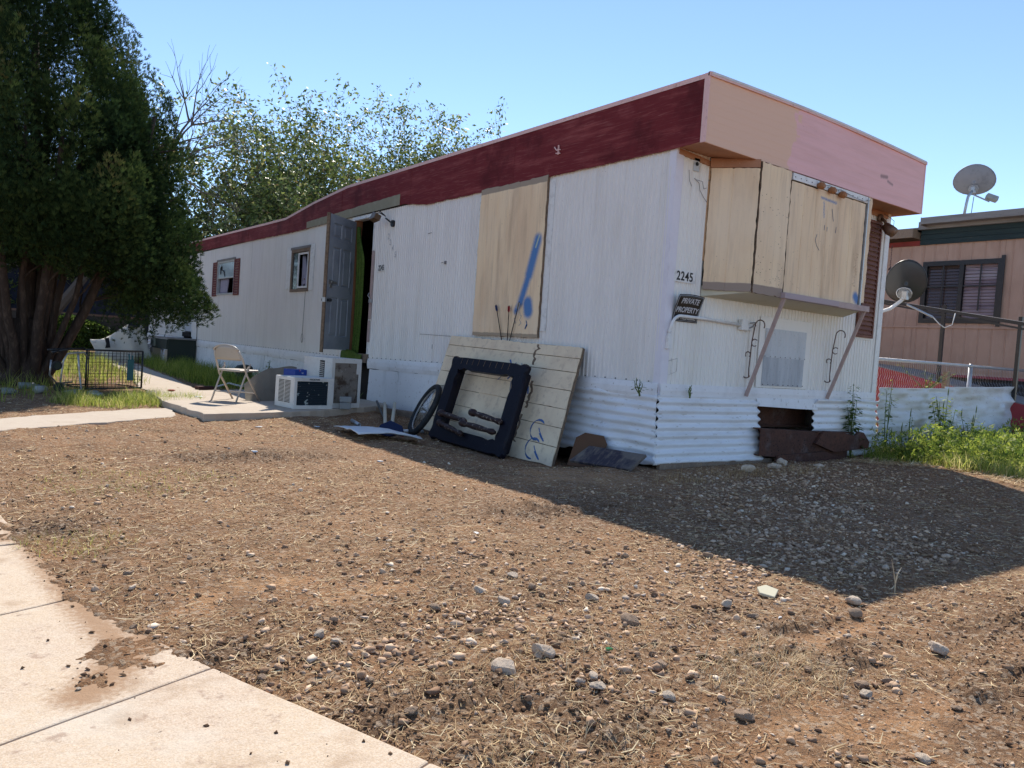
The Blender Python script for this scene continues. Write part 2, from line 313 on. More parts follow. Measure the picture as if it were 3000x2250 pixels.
M['canvas'] = mat('dirty_cream_canvas', (.62, .57, .48), [(3, (.5, .7), (.42, .35, .27), .6), (10, (.6, .72), (.25, .2, .16), .6)], .9, [(5, .03)])
M['chrome'] = mat('worn_chrome', (.42, .40, .38), [(20, (.5, .7), (.2, .15, .12), .7)], .35, metal=.7)
M['greybin'] = mat('dark_green_plastic', (.022, .032, .026), rough=.5)
M['concrete'] = mat('old_concrete', (.47, .385, .305), [(1.5, (.4, .7), (.40, .31, .235), .8), (9, (.45, .7), (.52, .44, .36), .6), (120, (.35, .6), (.56, .47, .37), .5), (4, (.6, .75), (.27, .19, .125), .6)], .9, [(90, .002), (9, .006)])
M['walk'] = mat('pinkish_sidewalk', (.53, .395, .265), [(2.2, (.45, .7), (.47, .345, .25), .8), (14, (.5, .7), (.60, .50, .39), .6), (190, (.38, .62), (.68, .56, .44), .7), (260, (.56, .66), (.36, .27, .19), .6), (4, (.56, .70), (.36, .24, .15), .8), (1.3, (.55, .7), (.62, .54, .44), .7), (17, (.60, .68), (.32, .21, .15), .65), (45, (.68, .72), (.12, .09, .07), .8)], .9, [(210, .0018), (30, .003)],
    extra=capsule([((-4.72, -2.33), (-4.93, -2.66), .05), ((-4.85, -1.95), (-4.80, -2.35), .035), ((-4.97, -.7), (-4.87, -1.9), .02), ((-5.2, -.9), (-4.95, -.95), .04)], .03, .07, (.31, .175, .09), (0, 1), .88, .9))
M['dishgrey'] = mat('dark_grey_dish', (.035, .037, .04), [(200, (.45, .6), (.08, .085, .09), .6)], .38, spec=.5)
M['dishlight'] = mat('light_grey_dish', (.28, .28, .295), [(8, (.5, .7), (.16, .16, .17), .5)], .55)
M['peach'] = mat('peach_siding', (.46, .30, .225), [(2, (.42, .7), (.38, .24, .18), .8), (12, (.5, .7), (.52, .36, .28), .5, (1, 1, .15)), (80, (.68, .72), (.2, .14, .1), .6)], .75)
M['greenfascia'] = mat('dark_green_boards', (.018, .035, .038), [(6, (.45, .7), (.03, .05, .05), .8, (1, .3, 3)), (25, (.62, .7), (.12, .09, .07), .6)], .7, [(20, .003)])
M['redwood'] = mat('faded_red_fascia', (.23, .035, .028), [(8, (.5, .7), (.15, .03, .025), .7)], .7)
M['greywood'] = mat('grey_roof_trim', (.25, .235, .225), [(6, (.45, .7), (.17, .15, .14), .8, (1, .3, 2)), (40, (.62, .7), (.06, .05, .04), .8)], .8)
M['ramp_red'] = mat('red_ramp_paint', (.33, .045, .055), [(4, (.5, .7), (.27, .035, .04), .6)], .6)
M['ramp_grey'] = mat('grey_ramp_deck', (.22, .215, .215), rough=.8)
M['stone_big'] = mat('pale_rock', (.62, .49, .37), [(5, (.4, .7), (.46, .33, .23), .7), (30, (.45, .65), (.72, .61, .49), .6)], .9, [(30, .004)])
M['rock_dark'] = mat('dark_rock', (.36, .245, .165), [(5, (.4, .7), (.24, .155, .10), .7), (30, (.45, .65), (.46, .34, .24), .6)], .9, [(30, .004)])
M['rock_grey'] = mat('grey_rock', (.62, .49, .37), [(5, (.4, .7), (.48, .37, .27), .7), (30, (.45, .65), (.80, .67, .52), .6)], .9, [(30, .004)])
M['bark'] = mat('red_brown_bark', (.055, .036, .027), [(6, (.4, .7), (.04, .026, .02), .8, (1, 1, .15)), (25, (.5, .7), (.15, .10, .075), .6, (1, 1, .2))], .95, [(14, .02, (1, 1, .12))])
M['twig'] = mat('grey_brown_twig', (.10, .085, .07), rough=.9)
M['drytwig'] = mat('dry_straw_stalk', (.50, .41, .28), rough=.8)
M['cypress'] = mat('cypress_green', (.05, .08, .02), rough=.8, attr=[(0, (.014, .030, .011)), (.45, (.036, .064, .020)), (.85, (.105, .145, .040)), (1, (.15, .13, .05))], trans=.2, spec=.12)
M['leafy'] = mat('leaf_green', (.08, .1, .04), rough=.45, attr=[(0, (.04, .065, .02)), (.4, (.11, .16, .04)), (.8, (.25, .30, .08)), (.94, (.40, .40, .16)), (1, (.24, .15, .08))], trans=.40, spec=.5)
M['grass'] = mat('grass_blades', (.1, .2, .02), rough=.6, attr=[(0, (.08, .14, .02)), (.5, (.26, .33, .05)), (.8, (.48, .49, .12)), (1, (.70, .58, .28))], trans=.55)
M['weedleaf'] = mat('weed_leaves', (.1, .2, .02), rough=.6, attr=[(0, (.04, .08, .018)), (.5, (.14, .21, .035)), (1, (.46, .50, .09))], trans=.5)
M['straw'] = mat('straw', (.5, .4, .25), rough=.8, attr=[(0, (.22, .115, .055)), (.4, (.38, .235, .115)), (.8, (.60, .43, .225)), (1, (.84, .68, .42))], trans=.1)
M['gravel'] = mat('gravel', (.3, .25, .2), rough=.9, attr=[(0, (.17, .09, .05)), (.3, (.35, .21, .125)), (.65, (.56, .37, .235)), (.88, (.74, .53, .36)), (.95, (.50, .39, .30)), (1, (.95, .80, .62))], layers=[(60, (.4, .7), (.40, .29, .20), .4)])
M['clod'] = mat('soil_clods', (.15, .1, .06), rough=.95, attr=[(0, (.11, .06, .034)), (.6, (.20, .115, .064)), (1, (.30, .18, .10))])
M['litterw'] = mat('white_litter', (.62, .62, .62), rough=.6)
M['litterg'] = mat('cloudy_grey_litter', (.36, .36, .33), [(9, (.5, .7), (.25, .22, .18), .6)], .5)
M['greenglass'] = mat('green_glass', (.01, .16, .05), rough=.1, spec=.7)
M['can'] = mat('silver_can', (.42, .45, .48), rough=.35, metal=.6)
M['teal'] = mat('teal_plastic', (.03, .12, .13), rough=.5)
M['navywall'] = mat('shaded_navy_wall', (.02, .024, .045), [(4, (.5, .7), (.03, .034, .055), .7)], .8)  # navy wall with the shade of the trees put into its colour
M['creamwall'] = mat('cream_wall', (.46, .41, .32), [(4, (.5, .7), (.38, .33, .26), .6)], .8)
M['lampbrown'] = mat('orange_brown_cup', (.33, .14, .055), rough=.5)
M['whitepaint'] = mat('white_painted_metal', (.80, .78, .75), [(14, (.5, .7), (.5, .48, .45), .6)], .5)
M['letter'] = mat('black_lettering', (.012, .012, .014), rough=.5)
M['letterw'] = mat('silver_lettering', (.60, .60, .62), rough=.5)
M['ghost'] = mat('painted_over_number', (.50, .50, .50), rough=.6)
M['ink'] = mat('faded_blue_ink', (.06, .13, .30), rough=.8)
M['pencil'] = mat('dark_scratch', (.22, .16, .12), rough=.8)

# ------------------------------------------------------------------ ground
def axis_pts(segs, far):
    c = [];
    for a_, b_, st_ in segs: c += list(np.arange(a_, b_-1e-6, st_))
    a = segs[0][0]; b = segs[-1][1]; c.append(b); step = .05; s = step; lo = a; L0 = []
    while lo > -far: s *= 1.35; lo -= s; L0.append(lo)
    s = step; hi = b; H = []
    while hi < far: s *= 1.35; hi += s; H.append(hi)
    return np.array(L0[::-1]+c+H)
xs = axis_pts([(-7, -5.2, .05), (-5.2, -1.9, .0165), (-1.9, 0, .035), (0, 5.2, .06)], 420); ys = axis_pts([(-5, -4.1, .05), (-4.1, -1.5, .0165), (-1.5, .5, .03), (.5, 6.2, .05)], 420)
X, Y = np.meshgrid(xs, ys, indexing='ij'); Z = ground_h(X, Y)
near = (np.abs(X) < 14) & (np.abs(Y) < 30); Z = np.where(near, Z, 0)
nx, ny = X.shape; idx = np.arange(nx*ny).reshape(nx, ny)
F = np.stack([idx[:-1, :-1], idx[1:, :-1], idx[1:, 1:], idx[:-1, 1:]], -1).reshape(-1, 4)
def soil_extra(nt, tc, cur, mixc):
    N = nt.nodes; L = nt.links; n = N.new('ShaderNodeTexVoronoi'); n.inputs['Scale'].default_value = 70; L.new(tc.outputs['Object'], n.inputs[0])
    s = N.new('ShaderNodeSeparateColor'); L.new(n.outputs['Color'], s.inputs[0]); r = N.new('ShaderNodeMapRange'); r.inputs[1].default_value = .72; r.inputs[2].default_value = .9; r.inputs[4].default_value = .55
    L.new(s.outputs[0], r.inputs[0]); return mixc(r.outputs[0], cur, (.50, .39, .28))
M['soil'] = mat('bare_soil', (.33, .205, .122), [(.9, (.45, .65), (.38, .22, .115), .5), (3.5, (.48, .64), (.19, .105, .055), .7), (22, (.5, .66), (.42, .26, .145), .4), (70, (.5, .64), (.12, .070, .042), .7), (240, (.56, .66), (.56, .44, .31), .6)],
                .95, [(150, .008), (38, .016)], extra=soil_extra, spec=.15, attr=[(0, (.50, .275, .13)), (.3, (.35, .18, .085)), (.55, (.225, .116, .056)), (.8, (.12, .064, .033)), (1, (.08, .042, .023))])
g = npmesh('ground', np.stack([X, Y, Z], -1).reshape(-1, 3), F, M['soil'], smooth=True)
at_ = g.data.attributes.new('rnd', 'FLOAT', 'POINT'); at_.data.foreach_set('value', np.clip(.5+.5*patch(DARKP, X, Y)-.5*patch(BAREP, X, Y)+.25*(vnoise(X*7, Y*7, 93)-.5), 0, 1).astype(np.float32).ravel()); tag(g, 'bare brown dirt yard with gravel and dry cuttings', kind='structure')

# sidewalk, cross path, patio slab
def flat_slab(name, poly, z0, z1, mt, wob=.012, parent=None, bevel=.008):
    pts = []
    for i in range(len(poly)):
        a = Vector(poly[i]); b = Vector(poly[(i+1) % len(poly)]); n = max(2, int((b-a).length/.12))
        for k in range(n): p = a.lerp(b, k/n); pts.append((p.x+random.uniform(-wob, wob), p.y+random.uniform(-wob, wob)))
    return MB().prism(pts, (0, 0, z0), (1, 0, 0), (0, 1, 0), z1-z0).build(name, mt, parent, bevel=bevel)
sw = thing('sidewalk', None, None, (0, 0, 0)); sw['kind'] = 'structure'; tag(sw, 'pinkish concrete sidewalk with dirt spilt over its edge')
e0 = Vector((-4.31, -3.40)); ed = Vector((-.30, .77)).normalized(); pe = Vector((-.93, -.365))
s = -.68
for k, (a, b) in enumerate([(-2.3, -.78+.0), (-.78, .0), (0, .83)]):
    A = e0+ed*(a+.82+.0018); B = e0+ed*(b+.82-.0018)
    if k == 2: B = Vector((-4.868, -1.868))
    flat_slab('paving_slab', [A, A+pe*2.0, e0+ed*(b+.82-.0018)+pe*2.0, B], -.1, .012, M['walk'], .002, sw, .006)
flat_slab('paving_slab', [(-4.862, -1.858), e0+ed*1.658+pe*2.0, (-7.0, -1.2), (-4.93, -1.05)], -.1, .012, M['walk'], .004, sw, .006)
flat_slab('paving_slab', [(-4.935, -1.04), (-7.0, -1.19), (-7.1, -.3), (-5.0, -.45)], -.1, .012, M['walk'], .008, sw, .006)
cp = flat_slab('path', [(-7.5, .95), (-4.84, 2.80), (-4.3, 3.17), (-3.64, 3.66), (-3.16, 3.98), (-3.06, 4.9), (-3.5, 4.72), (-4.17, 4.22), (-4.79, 3.72), (-7.5, 1.95)], -.05, .014, M['concrete'], .03)
tag(cp, 'worn concrete path crossing the yard to the patio', kind='structure')
ps = flat_slab('patio_slab', [(-3.0, 3.62), (-2.3, 3.80), (-1.65, 4.06), (-1.0, 4.42), (-.45, 4.78), (-.06, 5.1), (-.06, 7.4), (-1.5, 7.3), (-3.0, 6.5), (-3.08, 5.0)], -.12, .078, M['concrete'], .02)
tag(ps, 'concrete slab below the open door', kind='structure')
bp_ = flat_slab('garden_path', [(-2.8, 6.5), (-2.05, 7.1), (-1.75, 10.2), (-1.3, 17), (-1.9, 17), (-2.35, 11), (-2.8, 8)], -.05, .018, M['concrete'], .03)
tag(bp_, 'concrete path running back beside the mobile home', kind='structure')

# ------------------------------------------------------------------ mobile home
home = thing('mobile_home', 'long white and maroon single wide mobile home with boarded windows and pink end fascia', 'mobile home')
L_ = 21.65; W_ = 3.76
def zb(y): return float(np.interp(y, [0, 3.7, 7, 16.5, 21.65], [.757, .735, .68, .695, .76]))
def zr(y): return float(np.interp(y, [-.4, 7.0, 8.4, 9.8, 12, 16, 21.65], [3.44, 3.44, 3.34, 3.19, 3.20, 3.245, 3.20]))
def ztop(y): return 2.93
def rib(t, p=.058):
    f = (t % p)/p; return .0055 if .66 < f < .90 else 0.
def siding(a, b, z0, z1, side='long', mt=None):
    """ribbed metal sheet from a to b; z0,z1 functions"""
    m = MB(); p = .058; us = [a]; k = math.floor(a/p)
    while k*p < b:
        for q in (.60, .68, .88, .96):
            u = k*p+q*p
            if a < u < b: us.append(u)
        k += 1
    us.append(b); us = sorted(us); dent = random.random()*50
    rows = 5
    for u in us:
        f = (u % p)/p; off = .0095 if .64 < f < .92 else 0
        for j in range(rows):
            z = z0(u)+(z1(u)-z0(u))*j/(rows-1)
            wv = .006*(float(vnoise(u*2.5+dent, z*2.5, 4))-.5)
            m.v.append((-(off+wv), u, z) if side == 'long' else (u, -(off+wv), z))
    n = len(us)
    for i in range(n-1):
        for j in range(rows-1):
            q = [i*rows+j, (i+1)*rows+j, (i+1)*rows+j+1, i*rows+j+1]; m.f.append(q if side != 'long' else q[::-1]); m.m.append(0)
    return m.build('siding_panel', mt or M['siding'], home)
cols = [.0, 1.2, 2.4, 3.6, 4.8, 6.0]
for a, b in zip(cols, cols[1:]): siding(a, b, zb, ztop)
for a, b in ((6.68, 7.6), (7.6, 8.52), (9.40, 10.6), (10.6, 11.8), (11.8, 12.93), (14.27, 15.1), (15.1, 15.86), (15.92, 16.34), (17.22, 18.4), (18.4, 19.6), (19.6, 20.8), (20.8, 21.65)): siding(a, b, zb, ztop)
siding(6.0, 6.68, lambda u: 2.86, ztop)
siding(8.52, 9.40, zb, lambda u: 1.80); siding(8.52, 9.40, lambda u: 2.56, ztop)
siding(12.93, 14.27, zb, lambda u: 1.81); siding(12.93, 14.27, lambda u: 2.60, ztop)
siding(16.34, 17.22, lambda u: 2.6, ztop)
for a, b in ((.06, .95), (.95, 1.9), (1.9, 2.85), (2.85, 3.76)): siding(a, b, lambda u: .757, lambda u: 2.93, 'front', M['siding_front'])
MB().box(3.74, 3.76, .02, L_, .7, 2.93).build('side_wall', M['siding_front'], home)
MB().box(3.735, 3.75, .05, L_, -.05, .70).build('side_skirting', M['skirt'], home)
MB().box(.0, 3.74, L_-.02, L_, .7, 3.2).build('rear_wall', M['siding_front'], home)
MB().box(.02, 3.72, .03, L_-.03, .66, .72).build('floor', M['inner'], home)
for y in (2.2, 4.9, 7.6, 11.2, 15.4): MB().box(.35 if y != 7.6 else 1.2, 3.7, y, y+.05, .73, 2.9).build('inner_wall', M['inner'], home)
# corner trims
MB().box(-.009, -.004, -.008, .065, .60, 2.90).box(-.004, .09, -.014, -.008, .60, 2.90).build('corner_trim', mat('lilac_corner_trim', (.78, .74, .78), [(6, (.5, .7), (.66, .62, .66), .6)], .55), home)
MB().box(3.68, 3.775, -.014, -.008, .60, 2.90).box(3.768, 3.775, -.008, .07, .6, 2.9).build('corner_trim', M['whitepaint'], home)
# roof
m = MB(); ysr = [-.36, 0, 2, 4, 6, 7, 7.7, 8.4, 9.1, 9.8, 11, 14, 17, 21.7]
for y in ysr:
    for i in range(9):
        x = -.02+3.82*i/8; m.v.append((x, y, zr(y)+.02+.035*math.sin(math.pi*i/8)))
for j in range(len(ysr)-1):
    for i in range(8): a = j*9+i; m.f.append([a, a+1, a+10, a+9]); m.m.append(0)
m.build('roof', M['roof'], home, solid=.02)
MB().box(.0, 3.75, .0, L_, 2.935, 2.96).build('ceiling', M['inner'], home)
# maroon long fascia in lengths, pink edge strip, olive unpainted patch
def zred(y): return float(np.interp(y, [-.35, 0, 4.4, 5.1, 7, 9, 15.8, 21.65], [2.88, 2.875, 2.872, 2.95, 2.95, 2.905, 2.96, 2.93]))
fb = [-.335, 2.44, 4.88, 7.2, 9.6, 12.0, 14.4, 16.8, 19.2, 21.66]
for a, b in zip(fb, fb[1:]):
    m = MB(); n = max(8, int((b-a)/.05)); off = random.uniform(0, .003); sd = random.random()*90
    def fn(u, v):
        y = a+.003+(b-a-.006)*u; z0 = zred(y)+.012*(float(vnoise(y*14, sd, 2))-.5) - .006*float(vnoise(y*60, sd, 5)); z1 = zr(y)-.012
        return (-.022-off-.006*float(vnoise(y*2+sd, v*1.5, 3)), y, z0+(z1-z0)*v)
    m.grid(n, 4, fn); m.build('fascia_panel', M['red'], home, solid=.008)
m = MB()
for a, b in zip(ysr, ysr[1:]): m.add([(-.036, a, zr(a)-.02), (-.036, a, zr(a)+.022), (-.036, b, zr(b)+.022), (-.036, b, zr(b)-.02), (.0, a, zr(a)+.026), (.0, b, zr(b)+.026)], [(0, 3, 2, 1), (1, 2, 5, 4)])
m.build('roof_edge_strip', M['pink_trim'], home)
m = MB()
def fn(u, v):
    y = 5.18+3.52*u; t = .155*(1-.25*u)+.012*(float(vnoise(y*18, 3, 2))-.5); return (-.034, y, 2.945-.03*u+t*v)
m.grid(60, 2, fn); m.build('unpainted_strip', M['olive'], home, solid=.003)
# front fascia
m = MB()
def fn(u, v): x = -.03+3.84*u; return (x, -.335+.004*math.sin(x*3)-.0013*(1-(v*8.99) % 1), 2.872+(.566+.035*math.sin(math.pi*u))*v)
m.grid(24, 46, fn); m.build('front_fascia', M['fascia_front'], home, solid=.012)
MB().box(-.045, -.028, -.35, -.30, 2.87, 3.46).build('fascia_corner_strip', M['pink_trim'], home)
m = MB()
def fn(u, v): x = -.045+3.87*u; return (x, -.347, 3.432+.035*math.sin(math.pi*u)+.034*v)
m.grid(16, 2, fn); m.build('roof_edge_strip', M['pink_trim'], home, solid=.02)
MB().box(3.80, 3.815, -.35, .2, 2.87, 3.45).box(3.77, 3.80, .0, L_, 2.87, 3.22).build('fascia_end', M['pink_trim'], home)
MB().add([(-.03, -.33, 2.872), (3.80, -.33, 2.872), (3.80, .0, 2.895), (-.03, .0, 2.895)], [(0, 1, 2, 3)]).build('soffit', M['soffit'], home, solid=.01)
for a_, b_, w_ in (((.02, -.012, 2.86), (.47, -.012, 2.83), .05), ((2.9, -.012, 2.85), (3.7, -.012, 2.86), .07)): MB().bar(a_, b_, w_, .012, (0, 1, 0)).build('soffit_trim', M['soffit'], home)
# graffiti tag on fascia
t = MB(); t.tube([(-.046, 1.60, 3.13), (-.046, 1.66, 3.13), (-.046, 1.70, 3.17)], .008, 4).tube([(-.046, 1.63, 3.18), (-.046, 1.63, 3.08)], .009, 4).tube([(-.046, 1.60, 3.09), (-.046, 1.67, 3.10)], .007, 4).build('paint_mark', M['pink_trim'], home)
# white band under the siding
bs = [0, 1.3, 3.75, 5.92]
def band(a, b, dz0=-.165):
    m = MB()
    def fn(u, v):
        y = a+(b-a)*u; return (-.020-.010*math.sin(v*math.pi)-.01*float(vnoise(y*2, v*2, 8)), y, zb(y)+.004+(dz0+.018*float(vnoise(y*3, 1, 6)))*v)
    m.grid(max(6, int((b-a)/.12)), 4, fn); return m.build('band_board', M['trim'], home, solid=.012, smooth=False)
for a, b in ((-.01, 3.74), (3.75, 5.90), (6.72, 9.7), (9.72, 12.9), (12.92, 16.3), (17.25, 21.66)): band(a, b)
m = MB(); m.grid(20, 3, lambda u, v: (.0+3.76*u, -.016-.008*math.sin(v*3.1), .76-.12*v)); m.build('band_board', M['trim'], home, solid=.01)
# nails along the lower siding edge
m = MB()
for k in range(150):
    y = .1+k*.145; m.box(-.03, -.02, y, y+.008, zb(y)+.012, zb(y)+.022)
m.build('screws', M['gap'], home)
# skirting of the long wall
def skirt_panel(a, b, top, tilt=0, gap=.0, name='skirting_panel', mt=None):
    m = MB(); sd = random.random()*60
    def fn(u, v):
        y = a+(b-a)*u; z0 = gh(-.1, y)-.02+.03*float(vnoise(y*9, sd, 3)); z1 = top(y)+.02*(float(vnoise(y*7, sd, 4))-.5)
        z = z0+(z1-z0)*v; f = (y % .045)/.045
        return (-.012-.004*(f > .5)-tilt*(1-v)-.008*float(vnoise(y*3, z*3, 2)), y, z)
    m.grid(max(4, int((b-a)/.0225)), 5, fn); return m.build(name, mt or M['skirt'], home, solid=.006)
tp = lambda y: zb(y)-.15
skirt_panel(3.05, 4.9, tp, .03); skirt_panel(4.92, 5.85, tp, .02)
yy = 6.9
for wd in (.62, .95, .9, 1.25, .95, 1.3, .8, 1.15, 1.1):
    skirt_panel(yy, yy+wd-random.uniform(.02, .05), lambda y: tp(y)-random.uniform(0, .002), random.uniform(.0, .04)); yy += wd
MB().box(.05, .06, -.0, L_, -.1, .72).build('crawl_space_shade', M['gap'], home)  # near-black sheet standing in for the shade under the floor
def corr(name, fn_base, length, z0, z1, pitch, amp, nu, crumple, mt=None, seed=1, parent=None, flare=0, ragged=.02, label=None, corner=0):
    """corrugated sheet, waves running lengthwise. fn_base(s)->(x,y), outward normal given with it"""
    m = MB(); nv = int((z1-z0)/(pitch/8))+1
    def fn(u, v):
        s_ = length*u; (x, y), (nxx, nyy) = fn_base(s_)
        za = z0+ragged*(float(vnoise(s_*9, seed, 4))-.5)*2; z = za+(z1-za)*v
        cr = crumple*(float(vnoise(s_*5+seed*7, z*9, seed))-.5)+crumple*1.6*(float(vnoise(s_*1.5+seed*3, z*2.5, seed+1))-.5)
        o = amp*math.sin(2*math.pi*(z-z0)/pitch+2.5*(float(vnoise(s_*2.2, z*2, seed+9))-.5)*crumple/.03)+cr+flare*(1-v)**1.6
        if corner:
            k_ = (u if corner > 0 else 1-u)**5*flare*1.1*(1-v)**1.6
            if nxx: y -= k_
            else: x -= k_
        e = ragged*.6*math.sin(2*math.pi*(z-z0)/pitch) if u in (0, 1) else 0
        return (x+nxx*o+(-nyy)*e, y+nyy*o+nxx*e, z)
    m.grid(nu, nv, fn); return m.build(name, mt or M['corr'], parent if parent is not None else home, smooth=True, solid=.003, label=label)
# long-side corrugated (crumpled) near the corner, and far end
corr('skirting_sheet', lambda s_: ((-.03, 1.55-s_), (-1, 0)), 1.585, .03, .675, .082, .011, 46, .035, seed=3, flare=.10, corner=1)
corr('skirting_sheet', lambda s_: ((-.02, 21.6-s_), (-1, 0)), 3.6, .0, .60, .082, .010, 40, .02, seed=4, flare=.03)
# front-left clean sheet, front-right crumpled sheet
corr('skirting_sheet', lambda s_: ((-.03+s_, -.035), (0, -1)), 1.48, .035, .655, .0775, .0135, 46, .010, seed=5, flare=.10, ragged=.012, corner=-1)
corr('skirting_sheet', lambda s_: ((2.46+s_, -.035), (0, -1)), 1.34, .02, .665, .0775, .010, 40, .030, seed=6, flare=.02)
MB().box(-.06, 1.62, -.14, -.10, -.02, .05).build('ground_board', M['rawwood'], home)
MB().box(.03, 1.5, .03, .04, -.02, .62).box(2.56, 3.7, .03, .04, -.02, .62).build('crawl_space_shade', M['gap'], home)  # near-black sheets painted as shade behind the end skirting
m = MB(); m.add([(1.42, -.03, .655), (2.5, -.03, .66), (2.52, -.045, .545), (2.1, -.05, .555), (1.44, -.05, .575)], [(0, 4, 3, 2, 1)]); m.build('skirting_flap', M['skirt'], home, solid=.006)
# steel chassis and rusty hitch beams at the opening
MB().box(1.2, 2.8, .28, .34, .34, .56).box(1.2, 2.8, .22, .34, .33, .345).build('chassis_beam', M['rust'], home)
MB().box(1.3, 1.36, .1, 1.4, .36, .56).build('chassis_beam', M['rust'], home)

# bay window, boarded
BX0, BX1, BY = .74, 2.70, -.35
MB().add([(.47, -.005, 1.70), (BX0, BY+.012, 1.66), (BX0, BY+.012, 2.86), (.47, -.005, 2.84)], [(0, 1, 2, 3)]).add([(BX1, BY+.012, 1.68), (2.93, 0, 1.70), (2.93, 0, 2.86), (BX1, BY+.012, 2.86)], [(0, 1, 2, 3)]).add([(BX0, BY+.012, 1.66), (BX1, BY+.012, 1.68), (BX1, BY+.012, 2.86), (BX0, BY+.012, 2.86)], [(0, 1, 2, 3)]).build('bay_wall', M['gap'], home, solid=.01)
MB().add([(.47, -.005, 1.70), (.47, -.005, 1.60), (BX0, BY, 1.655), (BX0, BY, 1.67), (BX1, BY, 1.655), (BX1, BY, 1.67), (2.93, -.005, 1.60)], [(1, 2, 4, 6), (0, 1, 2, 3), (2, 4, 5, 3)]).build('bay_underside', mat('yellowed_white', (.60, .55, .42), [(5, (.5, .7), (.48, .42, .30), .6)], .7), home)
def boardsheet(name, O, U, wd, z0, z1, grooves, mt, th=.014, ragged=0.006, seed=0, tilt0=0, parent=None, label=None):
    """vertical grooved plywood: geometry grooves 5 mm deep; ragged edges"""
    m = MB(); U = Vector(U).normalized(); Nn = U.cross(Vector((0, 0, 1)))
    us = [0.0]
    for gk in grooves: us += [gk-.005, gk-.003, gk+.003, gk+.005]
    us.append(wd); us = sorted(us+[wd*k/12 for k in range(1, 12)]); zs = [z0+(z1-z0)*k/26 for k in range(27)]
    isg = lambda u: any(abs(u-gk) < .0035 for gk in grooves)
    for i, u in enumerate(us):
        for j, z in enumerate(zs):
            uu = u; zz = z
            if i in (0, len(us)-1): uu += ragged*(float(vnoise(z*30, seed+i, 3))-.5)*2
            if j in (0, 26): zz += ragged*(float(vnoise(u*40, seed+j, 5))-.5)*2
            d = th if not isg(u) else th-.003
            p = Vector(O)+U*uu+Nn*d; m.v.append((p.x, p.y, zz))
    n = len(us); k = 27
    for i in range(n-1):
        for j in range(k-1): m.f.append([i*k+j, (i+1)*k+j, (i+1)*k+j+1, i*k+j+1]); m.m.append(0)
    # edges back to the wall
    nb = len(m.v); loop = [i*k for i in range(n)]+[(n-1)*k+j for j in range(1, k)]+[i*k+k-1 for i in range(n-2, -1, -1)]+[j for j in range(k-2, 0, -1)]
    for q in loop: v = Vector(m.v[q])-Nn*(th-.001); m.v.append(tuple(v))
    for i in range(len(loop)): a, b = loop[i], loop[(i+1) % len(loop)]; m.f.append([b, a, nb+i, nb+(i+1) % len(loop)]); m.m.append(1)
    return m.build(name, [mt, M['edgewood']], parent if parent is not None else home, label=label)
U1 = Vector((BX0-.5, BY-.0, 0))
boardsheet('board', (.468, -.02, 0), Vector((BX0-.46, BY+.012, 0)), .435, 1.66, 2.79, [.2], M['board_low'], .016, .005, 1, label='left angled board over the end window')
MB().add([(.44, -.03, 2.79), (BX0, BY-.012, 2.80), (BX0, BY-.012, 2.875), (.44, -.03, 2.875)], [(0, 1, 2, 3)]).build('bay_head_trim', M['soffit'], home, solid=.012)
MB().bar((.475, -.012, 1.93), (.475, -.012, 2.80), .05, .02, (0, 1, 0)).build('window_casing', mat('orange_casing', (.50, .30, .16), [(25, (.55, .65), (.12, .10, .06), .8)], .7), home)
boardsheet('board', (.752, BY-.006, 0), (1, 0, 0), .455, 1.655, 2.855, [], M['board_low'], .02, .006, 2, label='narrow nail-pocked board over the end window')
boardsheet('board', (1.235, BY+.0, 0), (1, 0, 0), 1.34, 1.705, 2.775, [.22, .43, .64, .86, 1.08], M['board3'], .014, .007, 3, label='wide board over the end window with blue paint marks')
boardsheet('board', (2.625, BY-.003, 0), (1, 0, 0), .075, 1.74, 2.85, [], M['board'], .012, .008, 4)
MB().box(2.595, 2.615, BY-.03, BY-.005, 1.70, 2.84).build('metal_strip', M['alu'], home)
MB().box(1.24, 2.60, BY-.022, BY-.0, 2.785, 2.85).build('white_rail', M['whitepaint'], home)
m = MB()
for k in range(15): m.box(1.27+k*.093, 1.277+k*.093, BY-.027, BY-.022, 2.81, 2.817)
m.build('screws', M['gap'], home)
for x, z in ((1.66, 2.80), (1.86, 2.79), (2.05, 2.78)):
    MB().tube([(x, BY-.02, z), (x, BY-.04, z), (x, BY-.075, z-.01), (x, BY-.095, z-.012)], [.022, .034, .036, .020], 12).build('lamp_cup', M['lampbrown'], home)
MB().tube([(1.62, BY-.05, 2.845), (1.75, BY-.04, 2.82), (1.86, BY-.03, 2.835), (1.95, BY-.05, 2.81), (2.05, BY-.03, 2.83), (2.3, BY-.04, 2.795), (2.5, BY-.03, 2.79), (2.62, BY-.04, 2.82)], .003, 4).build('cable', M['greywood'], home)
MB().box(1.19, 2.13, BY-.075, BY+.0, 1.645, 1.70).build('window_sill', mat('pale_mauve_sill', (.42, .33, .34), rough=.6), home, bevel=.003)
MB().box(2.133, 2.73, BY-.07, BY+.0, 1.64, 1.70).build('window_sill', M['mauve'], home, bevel=.003)
